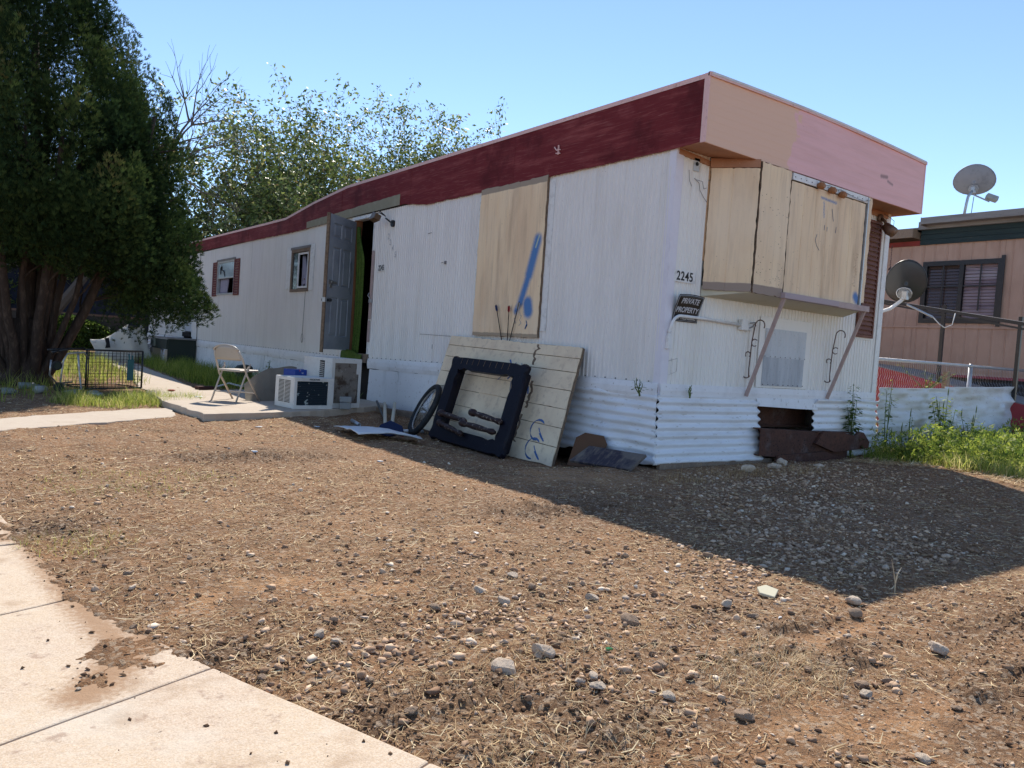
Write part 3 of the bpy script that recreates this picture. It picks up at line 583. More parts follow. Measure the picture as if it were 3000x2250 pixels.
# pencil scribbles
def scribble(paths, r, mt, parent, name='scribble'):
    m = MB()
    for p in paths: m.tube(p, r, 4, flat=.4)
    return m.build(name, mt, parent)
sc_ = []
for i in range(12):
    z = 2.24-i*.03; sc_.append([(2.46+.03*math.sin(i*2.1), BY-.016, z), (2.49+.02*math.cos(i), BY-.016, z-.012), (2.455+.02*math.sin(i*3), BY-.016, z-.022)])
scribble(sc_, .0016, M['pencil'], home)
scribble([[(1.72, BY-.016, 2.33), (1.70, BY-.016, 2.27), (1.73, BY-.016, 2.22), (1.78, BY-.016, 2.18)], [(1.84, BY-.016, 2.44), (1.84, BY-.016, 2.39)], [(1.89, BY-.016, 2.43), (1.89, BY-.016, 2.385)], [(2.05, BY-.016, 2.45), (2.045, BY-.016, 2.39)], [(1.95, BY-.016, 2.62), (1.99, BY-.016, 2.50)]], .004, M['ink'], home)
# nail holes
m = MB()
for k in range(70): x = random.uniform(.77, 1.19); z = random.uniform(1.69, 2.6) if k % 3 else random.uniform(1.68, 1.95); q = random.uniform(.003, .008); m.box(x, x+q, BY-.0275, BY-.0262, z, z+q)
m.build('nail_holes', M['edgewood'], home)
# diagonal braces with scrolls
def brace(x, xs_):
    b = MB(); b.bar((x, BY-.045, 1.66), (x+.01, -.04, .675), .034, .022, (1, 0, 0)); o = b.build('brace', M['mauve'], home)
    P0 = Vector((x, BY-.045, 1.66)); P1 = Vector((x+.01, -.04, .675))
    q = MB()
    def at(t, off): p = P0.lerp(P1, t); return Vector((p.x, p.y+off, p.z))
    def curl(cy, cz, r, a0, a1): return [(x, cy+r*math.cos(a0+(a1-a0)*i/12), cz+r*math.sin(a0+(a1-a0)*i/12)) for i in range(13)]
    main = [(x, -.185, 1.335), (x, -.10, 1.415), (x, -.055, 1.36), (x, -.075, 1.15), (x, -.065, 1.08)]
    q.tube(curl(-.145, 1.38, .055, 3.6, .2), .006, 5); q.tube([(x, -.09, 1.39), (x, -.065, 1.22), (x, -.06, 1.1), (x, -.055, .95), (x, -.06, .86)], .006, 5)
    q.tube(curl(-.10, 1.21, .035, 2.4, -2.2), .005, 5); q.tube(curl(-.03, 1.09, .028, -.8, 4.0), .005, 5); q.tube(curl(-.03, .90, .045, 3.6, 6.9), .006, 5)
    q.build('scroll', M['brownmetal'], o)
brace(1.225, 0); brace(2.68, 0)
# brown louvred shutter
sh = MB().box(3.20, 3.225, -.035, -.010, 1.40, 2.76).box(3.535, 3.56, -.035, -.010, 1.40, 2.76).box(3.225, 3.535, -.035, -.010, 1.40, 1.43).box(3.225, 3.535, -.035, -.010, 2.73, 2.76).build('shutter', M['shutter'], home)
for k in range(24):
    z = 1.435+k*.054; MB().bar((3.228, -.022, z+.025), (3.532, -.022, z+.025), .054, .008, (0, -1, .45)).build('slat', M['shutter'], sh)
MB().box(3.19, 3.57, -.012, -.008, 1.375, 1.40).build('shutter_sill', M['whitepaint'], home)
fl = MB(); fl.disc((3.50, -.03, 2.80), (0, 1, 0), .05, .03); fl.tube([(3.50, -.045, 2.80), (3.50, -.09, 2.76), (3.49, -.12, 2.70)], .018, 8); fl.tube([(3.49, -.10, 2.71), (3.49, -.15, 2.66), (3.485, -.21, 2.62)], [.045, .062, .058], 14); fl.build('porch_lamp', mat('tarnished_lamp', (.20, .12, .08), rough=.5, metal=.4), home, smooth=True)
MB().tube([(3.55, -.04, 2.86), (3.62, -.06, 2.84), (3.72, -.08, 2.80), (3.70, -.09, 2.74), (3.6, -.12, 2.72)], .003, 4).build('cable', M['letter'], home)
# hatch in the front wall
MB().box(1.41, 2.30, -.018, -.010, .765, 1.49).build('hatch_surround', M['siding_front'], home, bevel=.004)
m = MB(); m.grid(50, 2, lambda u, v: (1.50+.72*u, -.024-.004*((u*13) % 1 > .5), 1.08+.295*v)); m.build('hatch_panel', mat('greyed_white_metal', (.60, .61, .62), [(7, (.48, .7), (.44, .45, .46), .75, (1, 1, .15)), (40, (.6, .7), (.3, .28, .26), .6)], .6), home, solid=.004)
m = MB(); m.grid(50, 2, lambda u, v: (1.495+.72*u, -.021-.004*((u*13) % 1 > .5), .785+.30*v)); m.build('hatch_panel', mat('darker_white_metal', (.52, .53, .55), [(7, (.42, .66), (.33, .34, .36), .8, (1, 1, .15)), (40, (.6, .7), (.25, .24, .23), .6)], .6), home, solid=.004)  # lower hatch sheet in a darker grey than the upper
m = MB()
for i in range(9): m.box(1.505+.088*i, 1.513+.088*i, -.032, -.026, .795, .803); m.box(1.505+.088*i, 1.513+.088*i, -.032, -.026, 1.085, 1.093)
m.build('screws', M['gap'], home)
# outlet high on the front wall, hanging wires
MB().box(.225, .305, -.018, -.007, 2.725, 2.845).build('outlet_box', M['alu'], home, bevel=.003); MB().disc((.265, -.02, 2.79), (0, 1, 0), .018, .006).build('socket', M['letter'], home)
MB().tube([(.25, -.012, 2.66), (.30, -.03, 2.62), (.33, -.02, 2.56), (.38, -.03, 2.50), (.44, -.02, 2.47)], .0028, 4).tube([(.27, -.012, 2.65), (.33, -.04, 2.64), (.37, -.03, 2.58), (.42, -.02, 2.60)], .0028, 4).tube([(.17, -.012, 2.72), (.18, -.02, 2.62), (.22, -.015, 2.58)], .0025, 4).build('loose_wires', M['greywood'], home)
# conduit with junction box
cd = MB(); pts = [(.055, -.03, 1.12), (.055, -.035, 1.26)]+[(.055+.12*(1-math.cos(a)), -.045, 1.26+.13*math.sin(a)) for a in np.linspace(.1, 1.57, 8)]+[(.5, -.045, 1.39), (1.06, -.04, 1.375)]
cd.tube(pts, .0145, 10).build('conduit', M['whitepaint'], home, smooth=True)
MB().box(.03, .075, -.05, -.012, 1.08, 1.20).tube([(.055, -.033, 1.23), (.055, -.033, 1.25)], .021, 10).tube([(.055, -.033, 1.20), (.055, -.033, 1.222)], .021, 10).build('conduit_fitting', M['whitepaint'], home, bevel=.004)
MB().box(1.06, 1.16, -.06, -.01, 1.325, 1.43).box(1.17, 1.235, -.055, -.01, 1.33, 1.42).build('junction_box', M['whitepaint'], home, bevel=.004)
MB().tube([(1.18, -.06, 1.40), (1.23, -.08, 1.41), (1.29, -.05, 1.38)], .006, 6).tube([(1.18, -.06, 1.35), (1.22, -.07, 1.37), (1.26, -.05, 1.395)], .006, 6).build('tap_handle', M['greywood'], home)
# traced outline where a fitting was removed
scribble([[(.13, -.012, 1.0), (.13, -.012, .85), (.05, -.012, .83)], [(.05, -.012, .83), (.05, -.012, .96)], [(.05, -.012, .96), (.21, -.012, 1.0), (.21, -.012, .88), (.13, -.012, .85)]], .002, M['greywood'], home, 'paint_outline')
# house numbers
FM = lambda x, y, z: frame((x, y, z), (1, 0, 0), (0, 0, 1))
MB().box(.075, .365, -.016, -.0125, 1.70, 1.805).build('number_plate', M['whitepaint'], home)
text('2245', .115, FM(.22, -.0175, 1.752), M['letter'], home, 'house_number', sx=.92, space=1.1)
LM = lambda x, y, z: frame((x, y, z), (0, -1, 0), (0, 0, 1))
MB().box(-.016, -.0125, 5.56, 5.79, 2.02, 2.115).build('number_plate', M['whitepaint'], home)
text('2245', .112, LM(-.0175, 5.672, 2.066), M['letter'], home, 'house_number', sx=.80)
for c, y, z in (('2', 5.50, 2.52), ('2', 5.44, 2.43), ('4', 5.35, 2.34), ('5', 5.26, 2.24)): text(c, .12, LM(-.012, y, z), M['ghost'], home, 'house_number', sx=.8)
# board over the long-side window
U_ = Vector((0, -1, 0))
boardsheet('board', (-.012, 3.06, 0), U_, 1.28, 1.125, 2.885, [.16, .37, .58, .79, 1.0], M['board_spray'], .032, .008, 8, label='tan board with a blue spray-painted stroke over the side window')
MB().box(-.014, -.008, 3.06, 3.13, 1.4, 2.86).build('window_flange', M['whitepaint'], home); MB().box(-.014, -.008, 1.68, 1.775, 1.2, 2.84).build('window_flange', M['whitepaint'], home)
def sq(y, z, n, k): return [(-.047, y+.02*math.sin(i*1.9+k), z-.022*i+.012*math.cos(i*2.7+k)) for i in range(n)]
scribble([sq(2.2, 1.42, 8, 0), sq(2.1, 1.40, 8, 1)], .0028, M['ink'], home)
scribble([[(-.047, 1.99, 1.31), (-.047, 1.97, 1.26), (-.047, 2.0, 1.22)], [(-.047, 1.98, 1.27), (-.047, 2.0, 1.225)]], .011, M['ink'], home)
# small marks on the siding
for pth in ([(4.35, 2.47), (4.25, 2.475)], [(3.9, 2.06), (3.96, 2.055)], [(4.05, .98), (4.05, .92)], [(3.6, 1.1), (4.4, 1.11)]):
    (a, z1), (b, z2) = pth; MB().bar((-.013, a, z1), (-.013, b, z2), .006, .004, (1, 0, 0)).build('scratch', M['greywood'], home)
MB().box(-.02, -.006, 3.83, 3.87, 2.035, 2.075).build('vent_plate', M['greywood'], home)
# doorway: jambs, head, sill, door leaf, curtain
fr = MB(); fr.box(-.014, .10, 6.655, 6.70, .76, 2.88).build('door_jamb', M['orangewood'], home); MB().box(-.016, .10, 5.985, 6.01, .76, 2.88).build('door_jamb', M['whitepaint'], home)
MB().box(-.03, .10, 5.97, 6.74, 2.865, 2.91).build('door_head', M['whitepaint'], home)
MB().box(-.05, .12, 5.95, 6.74, .63, .765).build('door_sill', M['rawwood'], home)
MB().box(-.03, -.012, 5.93, 5.985, 1.30, 2.34).box(-.035, -.012, 5.94, 5.98, .95, 1.28).build('door_strip', M['mauve'], home)
MB().box(-.06, -.03, 5.90, 5.95, 1.55, 1.60).tube([(-.04, 5.93, 1.60), (-.07, 5.96, 1.66), (-.04, 5.98, 1.70)], .006, 6).build('hasp', M['steel'], home)
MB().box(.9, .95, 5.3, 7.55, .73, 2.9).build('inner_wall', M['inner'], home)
cl = MB()
def fn(u, v):
    wdt = .07+.24*sst(0, .3, 1-v)-.06*(1-v); y = 6.64-wdt*u; return (.03+.025*math.sin(u*19)+.01*math.sin(v*5), y, .76+2.0*v)
cl.grid(30, 24, fn); cl.build('door_curtain', M['green_cloth'], home, smooth=True, solid=.004)
cl = MB(); cl.grid(20, 8, lambda u, v: (-.075-.03*math.sin(u*7)*v-.03*v*(1-v), 6.80-.76*u, .785-.22*v+.03*math.sin(u*5))); cl.build('sill_cloth', M['green_cloth'], home, smooth=True, solid=.006)
hd = Vector((-.83, -.56, 0)).normalized(); HX = Vector((-.02, 6.66, 0)); nd = Vector((-hd.y, hd.x, 0))   # leaf plane
Wd = .74
dm = Matrix(((hd.x, 0, -nd.x, HX.x), (hd.y, 0, -nd.y, HX.y), (0, 1, 0, 0), (0, 0, 0, 1)))
if dm.to_3x3().determinant() < 0: dm = Matrix(((hd.x, 0, nd.x, HX.x), (hd.y, 0, nd.y, HX.y), (0, 1, 0, 0), (0, 0, 0, 1)))
dleaf = MB(); D0, D1 = .80, 2.84
fz = 1 if (dm.to_3x3() @ Vector((0, 0, 1))).dot(Vector((-.55, -.8, 0))) > 0 else -1
xa = [0, .11, .34, .40, .63, Wd]; za = [D0, D0+.2, D0+.80, D0+.98, D0+1.56, D0+1.70, D0+1.92, D1]
for i in range(5):
    for j in range(7):
        pan = i in (1, 3) and j in (1, 3, 5)
        x0, x1, z0, z1 = xa[i], xa[i+1], za[j], za[j+1]
        dleaf.add([dm @ Vector(p) for p in ((x0, z0, .02*fz), (x1, z0, .02*fz), (x1, z1, .02*fz), (x0, z1, .02*fz))], [(0, 1, 2, 3)]) if not pan else None
        if pan:
            a = .02; lv = [((x0, z0), (x1, z0), (x1, z1), (x0, z1), .02), ((x0+a*.6, z0+a*.6), (x1-a*.6, z0+a*.6), (x1-a*.6, z1-a*.6), (x0+a*.6, z1-a*.6), .008), ((x0+a*1.4, z0+a*1.4), (x1-a*1.4, z0+a*1.4), (x1-a*1.4, z1-a*1.4), (x0+a*1.4, z1-a*1.4), .008), ((x0+a*2.2, z0+a*2.2), (x1-a*2.2, z0+a*2.2), (x1-a*2.2, z1-a*2.2), (x0+a*2.2, z1-a*2.2), .018)]
            vs = [dm @ Vector((p[0], p[1], l[4]*fz)) for l in lv for p in l[:4]]
            fs = [(r*4+k, r*4+(k+1) % 4, r*4+4+(k+1) % 4, r*4+4+k) for r in range(3) for k in range(4)]+[(12, 13, 14, 15)]
            dleaf.add(vs, fs)
dleaf.box(0, Wd, D0, D1, -.02, .02-.0135 if fz > 0 else .02, dm) if fz > 0 else dleaf.box(0, Wd, D0, D1, -.0065, .02, dm)
door = dleaf.build('door', M['door'], home, label='grey six-panel door standing open')
MB().box(Wd+.001, Wd+.028, D0-.05, D1+.01, -.024, .024, dm).build('door_edge', M['edgewood'], door)
def knob(u, z, side):
    q = MB(); n = .02*fz*side; q.tube([dm @ Vector((u, z, n)), dm @ Vector((u, z, n+.02*fz*side)), dm @ Vector((u, z, n+.03*fz*side)), dm @ Vector((u, z, n+.06*fz*side))], [.025, .012, .028, .022], 14); return q
knob(Wd-.05, 1.545, 1).build('handle', M['black'], door, smooth=True); knob(Wd-.05, 1.545, -1).build('handle', M['black'], door, smooth=True)
MB().box(Wd-.02, Wd+.034, 1.51, 1.58, -.026, .026, dm).build('latch_plate', M['steel'], door)
MB().box(Wd-.16, Wd-.03, 1.80, 1.85, .02 if fz > 0 else -.035, .035 if fz > 0 else -.02, dm).box(Wd-.24, Wd-.1, 1.815, 1.835, .035 if fz > 0 else -.045, .045 if fz > 0 else -.035, dm).box(Wd-.13, Wd-.07, 1.74, 1.80, .02 if fz > 0 else -.035, .04 if fz > 0 else -.02, dm).build('bolt', M['chrome'], door)
zf = .024*fz
scribble([[dm @ Vector((.08+.03*math.sin(t*1.3), 2.2-.065*t, zf)) for t in range(0, 9)], [dm @ Vector((.10+.035*math.cos(t*1.7), 2.18-.05*t, zf)) for t in range(0, 7)]], .004, M['letter'], door)
# flood lamp over the door
lp = MB(); lp.disc((-.02, 5.38, 2.70), (1, 0, 0), .05, .03, 16); lp.tube([(-.03, 5.38, 2.70), (-.07, 5.42, 2.74), (-.08, 5.5, 2.78)], .012, 6); lp.build('lamp_base', M['black'], home)
lp = MB(); lp.prism([(0, 0), (.16, .02), (.16, .10), (.03, .13)], (-.20, 5.62, 2.70), (0, -1, 0), (.35, 0, .95), .10); lb = lp.build('flood_lamp', mat('bronze_lamp', (.16, .10, .06), rough=.45, metal=.5), home, bevel=.006)
MB().tube([(-.10, 5.50, 2.82), (-.16, 5.56, 2.88), (-.12, 5.64, 2.90)], .008, 6).tube([(-.1, 5.46, 2.8), (-.2, 5.48, 2.84), (-.22, 5.6, 2.80)], .007, 6).build('lamp_guard', M['black'], lb)
# small window left of the door
def window(y0, y1, z0, z1, fr_mat, fw=.035, d=.05):
    f = MB().box(-.022, d, y0, y0+fw, z0, z1).box(-.022, d, y1-fw, y1, z0, z1).box(-.024, d, y0+fw, y1-fw, z0, z0+fw).box(-.024, d, y0+fw, y1-fw, z1-fw, z1)
    return f.build('window', fr_mat, home)
w1 = window(8.51, 9.41, 1.785, 2.565, M['rawwood'], .05)
MB().box(-.035, -.018, 8.48, 9.42, 2.565, 2.61).build('frame_head', M['greywood'], w1)
MB().box(-.005, .012, 8.60, 8.64, 1.85, 2.50).box(-.005, .012, 9.06, 9.10, 1.85, 2.50).box(-.005, .012, 8.64, 9.06, 1.85, 1.885).box(-.005, .012, 8.64, 9.06, 2.465, 2.50).build('sash', M['whitepaint'], w1)
MB().box(.0, .006, 9.10, 9.36, 1.84, 2.51).build('pane', M['glass'], w1)
c = MB(); c.grid(14, 10, lambda u, v: (.06+.015*math.sin(u*14), 9.04-(.10+.2*(1-v)**.8)*u, 1.86+.6*v)); c.build('curtain', M['curtain'], w1, smooth=True, solid=.003)
MB().box(-.014, -.008, 8.30, 8.505, 1.80, 2.62).build('window_flange', M['whitepaint'], home); MB().box(-.014, -.008, 9.415, 9.66, 1.84, 2.62).build('window_flange', M['whitepaint'], home)
MB().tube([(-.02, 8.62, 1.78), (-.025, 8.62, 1.4), (-.03, 8.63, 1.02)]+[(-.03, 8.63+.04*math.sin(a), .94+.08*math.cos(a)) for a in np.linspace(0, 6.28, 14)], .0035, 5).build('hanging_cord', M['letter'], home)
fg = thing('figurine', 'small dark-haired bust standing in the narrow window', 'figurine', (.10, 8.86, 1.87))
q = MB(); q.tube([(0, 0, 0), (0, 0, .05), (0, 0, .08), (0, 0, .10)], [.075, .07, .03, .028], 12); q.build('shoulders', mat('dark_cloth', (.03, .02, .02), rough=.9), fg, smooth=True)
q = MB(); q.tube([(0, 0, .09), (-.005, 0, .11), (-.008, 0, .15), (-.004, 0, .19), (0, 0, .215)], [.02, .035, .045, .04, .015], 14).tube([(-.05, 0, .165), (-.062, 0, .145), (-.05, 0, .138)], [.006, .01, .006], 6); q.build('head', mat('brown_face', (.23, .11, .07), rough=.6), fg, smooth=True)
q = MB(); q.tube([(.012, 0, .08), (.018, 0, .14), (.012, 0, .20), (.004, 0, .235)], [.05, .058, .052, .02], 14); q.build('hair', M['letter'], fg, smooth=True)
# rear window with shutters
w2 = window(12.93, 14.27, 1.81, 2.60, M['alu'], .04)
MB().box(-.005, .0, 12.97, 14.23, 2.22, 2.56).build('pane', M['paleglass'], w2)
MB().box(-.02, .01, 12.97, 14.23, 2.19, 2.22).build('sash', M['alu'], w2)
MB().box(-.035, -.018, 12.86, 14.3, 2.60, 2.645).build('frame_head', M['greywood'], w2)
c = MB(); c.grid(24, 6, lambda u, v: (.05+.02*math.sin(u*30), 14.2-.75*u+.12*(1-v)*u, 1.85+.34*v)); c.build('curtain', M['curtain'], w2, smooth=True, solid=.003)
c = MB(); c.tube([(-.008, 14.02, 2.30), (-.008, 14.0, 2.45), (-.008, 13.93, 2.50), (-.008, 13.9, 2.38), (-.008, 13.75, 2.38), (-.008, 13.66, 2.24)], [.02, .035, .012, .02, .03, .015], 5, flat=.15); c.build('torn_film_mark', M['letter'], w2)
for a, b in ((14.27, 14.62), (12.56, 12.93)):
    s_ = MB().box(-.03, -.008, a, a+.03, 1.79, 2.60).box(-.03, -.008, b-.03, b, 1.79, 2.60).box(-.03, -.008, a+.03, b-.03, 1.79, 1.82).box(-.03, -.008, a+.03, b-.03, 2.57, 2.60).build('shutter', M['rshutter'], home)
    for k in range(13): z = 1.825+k*.057; MB().bar((-.02, a+.03, z+.028), (-.02, b-.03, z+.028), .057, .006, (-1, 0, .5)).build('slat', M['rshutter'], s_)
# back door
m = MB(); m.box(.0, .03, 16.40, 17.18, .9, 2.55); m.build('back_door', mat('pale_grey_door', (.55, .57, .60), [(6, (.5, .7), (.45, .47, .5), .6)], .5), home, bevel=.003)
MB().box(-.02, .05, 16.34, 16.39, .76, 2.62).box(-.02, .05, 17.18, 17.24, .76, 2.62).build('door_jamb', M['whitepaint'], home)
m = MB()
for k in range(3):
    for q_ in range(2): m.box(-.004, .0, 16.62+.28*q_, 16.70+.28*q_, 1.12+.2*k, 1.135+.2*k)
m.build('door_scuffs', M['whitepaint'], home)
MB().box(-.05, .05, 16.38, 17.2, .76, .88).build('broken_threshold', M['gap'], home)
m = MB(); m.prism([(0, 0), (.05, .05), (.035, 1.1), (0, 1.3), (-.02, .6)], (-.016, 15.92, 1.0), (0, -1, 0), (0, 0, 1), -.004); m.build('torn_seam', M['gap'], home)

# ------------------------------------------------------------------ sign on the front wall
sg = thing('warning_sign', 'black private property sign tucked behind the white conduit', 'sign', (.09, -.012, 1.34))
def sgp(u, v): return Vector((.345*u+.0*v, -.004-.075*v**1.5, .24*v+.012*math.sin(u*3.1)*v))
m = MB(); m.grid(10, 8, lambda u, v: sgp(u, v)); m.build('sign_plate', mat('black_sign', (.012, .011, .012), rough=.35, spec=.5), sg, smooth=True, solid=.003)
def on_sign(o):
    for v in o.data.vertices:
        u, vv = v.co.x, v.co.y; p = sgp(u, vv); v.co = (p.x, p.y-.0045-v.co.z*.2, p.z)
def stxt(body, u, v, hgt, wd):
    o = text(body, 1, Matrix.Identity(4), M['letterw'], sg, ext=.003, shear=.12)
    xs_ = [q.co.x for q in o.data.vertices]; ys_ = [q.co.y for q in o.data.vertices]; cx = (max(xs_)+min(xs_))/2; cy = (max(ys_)+min(ys_))/2; sx = wd/(max(xs_)-min(xs_)); sy = hgt/(max(ys_)-min(ys_))
    for q in o.data.vertices: q.co.x = u+(q.co.x-cx)*sx; q.co.y = v+(q.co.y-cy)*sy
    on_sign(o)
stxt('PRIVATE', .52, .76, .20, .70); stxt('PROPERTY', .5, .44, .20, .88); stxt('NO TRESPASSING', .5, .13, .10, .80)
m = MB()
for a, b in (((.03, .04), (.97, .04)), ((.97, .04), (.97, .96)), ((.97, .96), (.03, .96)), ((.03, .96), (.03, .04))):
    pts = [sgp(a[0]+(b[0]-a[0])*t/6, a[1]+(b[1]-a[1])*t/6)+Vector((0, -.003, 0)) for t in range(7)]; m.tube(pts, .0016, 4)
m.build('border_line', M['letterw'], sg)

# ------------------------------------------------------------------ rusty hitch beams
rb = thing('steel_beam', 'thick rusty steel channel beam lying below the skirting gap', 'beam', (0, 0, 0))
m = MB(); m.prism([(1.34, .10), (2.95, -.015), (2.97, .285), (1.33, .355)], (0, -.17, 0), (1, 0, 0), (0, 0, 1), .012); m.build('web', M['rust'], rb)
MB().bar((1.33, -.13, .358), (2.97, -.13, .288), .09, .012, (0, 0, 1)).build('flange', M['rust'], rb); MB().bar((1.34, -.14, .095), (2.95, -.14, -.018), .09, .012, (0, 0, 1)).build('flange', M['rust'], rb)
m = MB()
for k in range(40): x = random.choice([1.55, 1.95, 2.1, 2.3])+random.uniform(-.1, .1); z = .28-.06*(x-1.3)-random.uniform(.0, .17); m.disc((x, -.1825, z), (0, 1, 0), random.uniform(.004, .008), .002, 7)
m.build('holes', M['gap'], rb)
rb2 = thing('steel_beam', 'torn end of a rusty beam sticking out to the right of the gap', 'beam', (0, 0, 0))
m = MB(); m.prism([(2.25, .20), (2.62, .10), (3.32, .13), (3.34, .20), (3.2, .31), (3.1, .325), (3.05, .28), (2.75, .31), (2.4, .335)], (0, -.19, 0), (1, 0, 0), (0, 0, 1), .035); m.build('beam_stub', M['rust'], rb2, bevel=.004)
MB().bar((2.3, -.15, .32), (3.1, -.1, .30), .10, .012, (0, 0, 1)).build('flange', M['rust'], rb2)
fp = MB(); fp.prism([(0, 0), (1.0, -.04), (1.3, .03), (.9, .12), (.05, .10)], (1.55, -.20, -.01), (1, 0, 0), (0, 0, 1), .02); tag(fp.build('steel_plate', M['rust']), 'rusty plate half buried under the beam', 'metal plate')

# ------------------------------------------------------------------ corrugated wing fence, chain link, ramp
cf = thing('corrugated_fence', 'whitewashed crumpled corrugated sheet beside the right end of the home', 'fence', (3.8, 0, 0))
o = corr('sheet', lambda s_: ((.02+s_, -.06-.02*math.sin(s_)), (0, -1)), 1.75, .05, .83, .0775, .0035, 60, .07, seed=12, parent=cf, mt=mat('whitewashed_sheet', (.66, .67, .69), [(5, (.45, .7), (.52, .47, .43), .6, (.5, .5, 2.5)), (20, (.6, .68), (.35, .30, .26), .6, (.5, .5, 2))], .6, [(7, .008)]))
o2 = corr('sheet', lambda s_: ((1.74+s_, -.072-.03*math.sin(s_)), (0, -1)), 2.02, .12, .885, .0775, .0012, 64, .07, seed=14, parent=cf, mt=o.data.materials[0])
for v in o2.data.vertices: v.co.z += .03*(v.co.x-1.74)
for v in o.data.vertices: v.co.z += .02*(v.co.x)
ch = thing('chain_link_fence', 'galvanised chain link fence behind the corrugated sheet', 'fence', (3.9, .2, 0))
MB().tube([(0, 0, 1.175), (2.5, 0, 1.20), (5.0, 0, 1.215)], .021, 10).build('top_rail', M['steel'], ch, smooth=True)
for x in (.0, 2.85, 4.95): MB().tube([(x, 0, -.1), (x, 0, 1.19)], .03, 12).tube([(x, 0, 1.19), (x, 0, 1.215), (x, 0, 1.235)], [.034, .034, .012], 12).build('post', M['steel'], ch, smooth=True)
m = MB(); p = .055
for i in range(int(5.0/p)):
    pts = []
    for k in range(22):
        pts.append((i*p+(p if k % 2 else 0)*1.0, .006*(1 if k % 2 else -1)-.022, .05+k*p))
    m.tube(pts, .0018, 3, cap=False)
m.build('wire_mesh', M['steel'], ch, kind='stuff')
st = MB().box(-.045, .045, -.035, .035, -.2, 1.09, Matrix.Rotation(.02, 4, 'Y')).build('fence_stake', M['rawwood'], bevel=.008); st.location = (5.78, .10, 0); tag(st, 'grey wooden stake poking above the corrugated sheet', 'stake')
rp = thing('access_ramp', 'red sided grey ramp with black handrail before the peach house', 'ramp', (7.5, 0, 0))
MB().prism([(-.6, .0), (6, 0), (6, 1.55), (2.0, 1.13), (-.6, .62)], (0, 0, 0), (0, 1, 0), (0, 0, 1), .04).build('ramp_side', M['ramp_red'], rp)
MB().add([(.04, -.6, .62), (1.3, -.6, .62), (1.3, 2.0, 1.13), (.04, 2.0, 1.13), (.04, 6, 1.5), (1.3, 6, 1.5)], [(0, 1, 2, 3), (3, 2, 5, 4)]).build('ramp_deck', M['ramp_grey'], rp, solid=.03)
MB().bar((.04, 6, 1.09+1.13+.7), (.04, -.6, 1.80), .05, .05, (0, 0, 1)).bar((.04, 2.0, 2.20), (.04, -.6, 1.72), .03, .03, (0, 0, 1)).build('handrail', M['black'], rp)
MB().bar((.04, 3, 2.435), (.04, -.6, 1.83), .045, .006, (0, 0, 1)).build('handrail_cap', M['steel'], rp)
for y in (1.0, -.1, 2.2, 3.4): MB().box(.02, .07, y-.025, y+.025, .6, 2.0+.17*y*1.0).build('rail_post', M['black'], rp)
# ------------------------------------------------------------------ neighbour house
nb = thing('neighbour_house', 'peach ribbed house with dark green fascia on the right', 'house', (9, 0, 0))
def nsid(a, b, z0, z1):
    m = MB(); p = .21; us = [a]; k = math.floor(a/p)
    while k*p < b:
        for q_ in (.0, .08, .12, .20):
            u = k*p+q_*p
            if a < u < b: us.append(u)
        k += 1
    us.append(b); us.sort()
    for u in us:
        f = (u % p)/p; of = .012 if .07 < f < .13 else 0
        m.v += [(of, u, z0), (of, u, z1)]
    for i in range(len(us)-1): m.f.append([2*i, 2*i+1, 2*i+3, 2*i+2]); m.m.append(0)
    return m.build('siding_panel', M['peach'], nb)
for a, b in ((-.3, .77), (2.09, 3.3), (3.3, 4.5), (4.5, 8), (8, 14)): nsid(a+.003, b-.003, 1.93, 3.42)
nsid(.77, 2.09, 1.93, 1.98); nsid(.77, 2.09, 3.08, 3.42)
for a, b in ((-.3, 2.2), (2.2, 4.6), (4.6, 14)): nsid(a+.003, b-.003, 1.08, 1.895)
MB().box(-.02, .02, -.3, 14, 1.893, 1.932).build('wall_band', M['peach'], nb)
MB().box(-.005, .03, -.3, 14, 1.04, 1.085).build('base_strip', M['ramp_red'], nb)
MB().box(.05, .1, -.3, 14, 0, 1.06).build('base_wall', M['gap'], nb)
MB().box(.02, 4, -.3, -.25, 1.05, 3.6).box(.02, 4, 13.9, 13.95, 1.05, 3.6).box(3.95, 4, -.25, 13.9, 1.05, 3.6).build('wall', M['peach'], nb)
MB().box(-.1, 4.1, 2.2, 14, 3.62, 3.70).box(-.1, 4.1, -.5, 2.2, 3.66, 3.80).build('roof', M['greywood'], nb)
for k in range(3): MB().box(-.045+.006*k, -.01, -.5, 2.17, 3.39+.093*k, 3.39+.093*(k+1)-.006).build('fascia_board', M['greenfascia'], nb)
MB().box(-.03, -.01, 2.175, 5, 3.385, 3.47).box(-.028, -.01, 2.02, 2.17, 3.41, 3.45).build('red_fascia', M['redwood'], nb)
MB().box(-.30, -.02, -.5, 2.05, 3.72, 3.735).box(-.32, -.29, -.5, 2.05, 3.715, 3.83).box(-.32, .2, 2.05, 2.065, 3.70, 3.835).build('roof_edge', M['greywood'], nb)
MB().box(-.28, -.25, 2.20, 6, 3.50, 3.66).box(-.25, .1, 2.20, 6, 3.655, 3.67).box(-.25, .1, 2.2, 2.22, 3.50, 3.655).build('awning', M['rawwood'], nb)
wn = MB().box(-.03, .05, .77, .85, 1.98, 3.08).box(-.03, .05, 2.01, 2.09, 1.98, 3.08).box(-.03, .05, .85, 2.01, 1.98, 2.06).box(-.03, .05, .85, 2.01, 3.0, 3.08).box(-.025, .04, 1.39, 1.46, 2.06, 3.0).box(-.045, -.03, .74, .80, 1.93, 3.13).build('window', M['black'], nb)
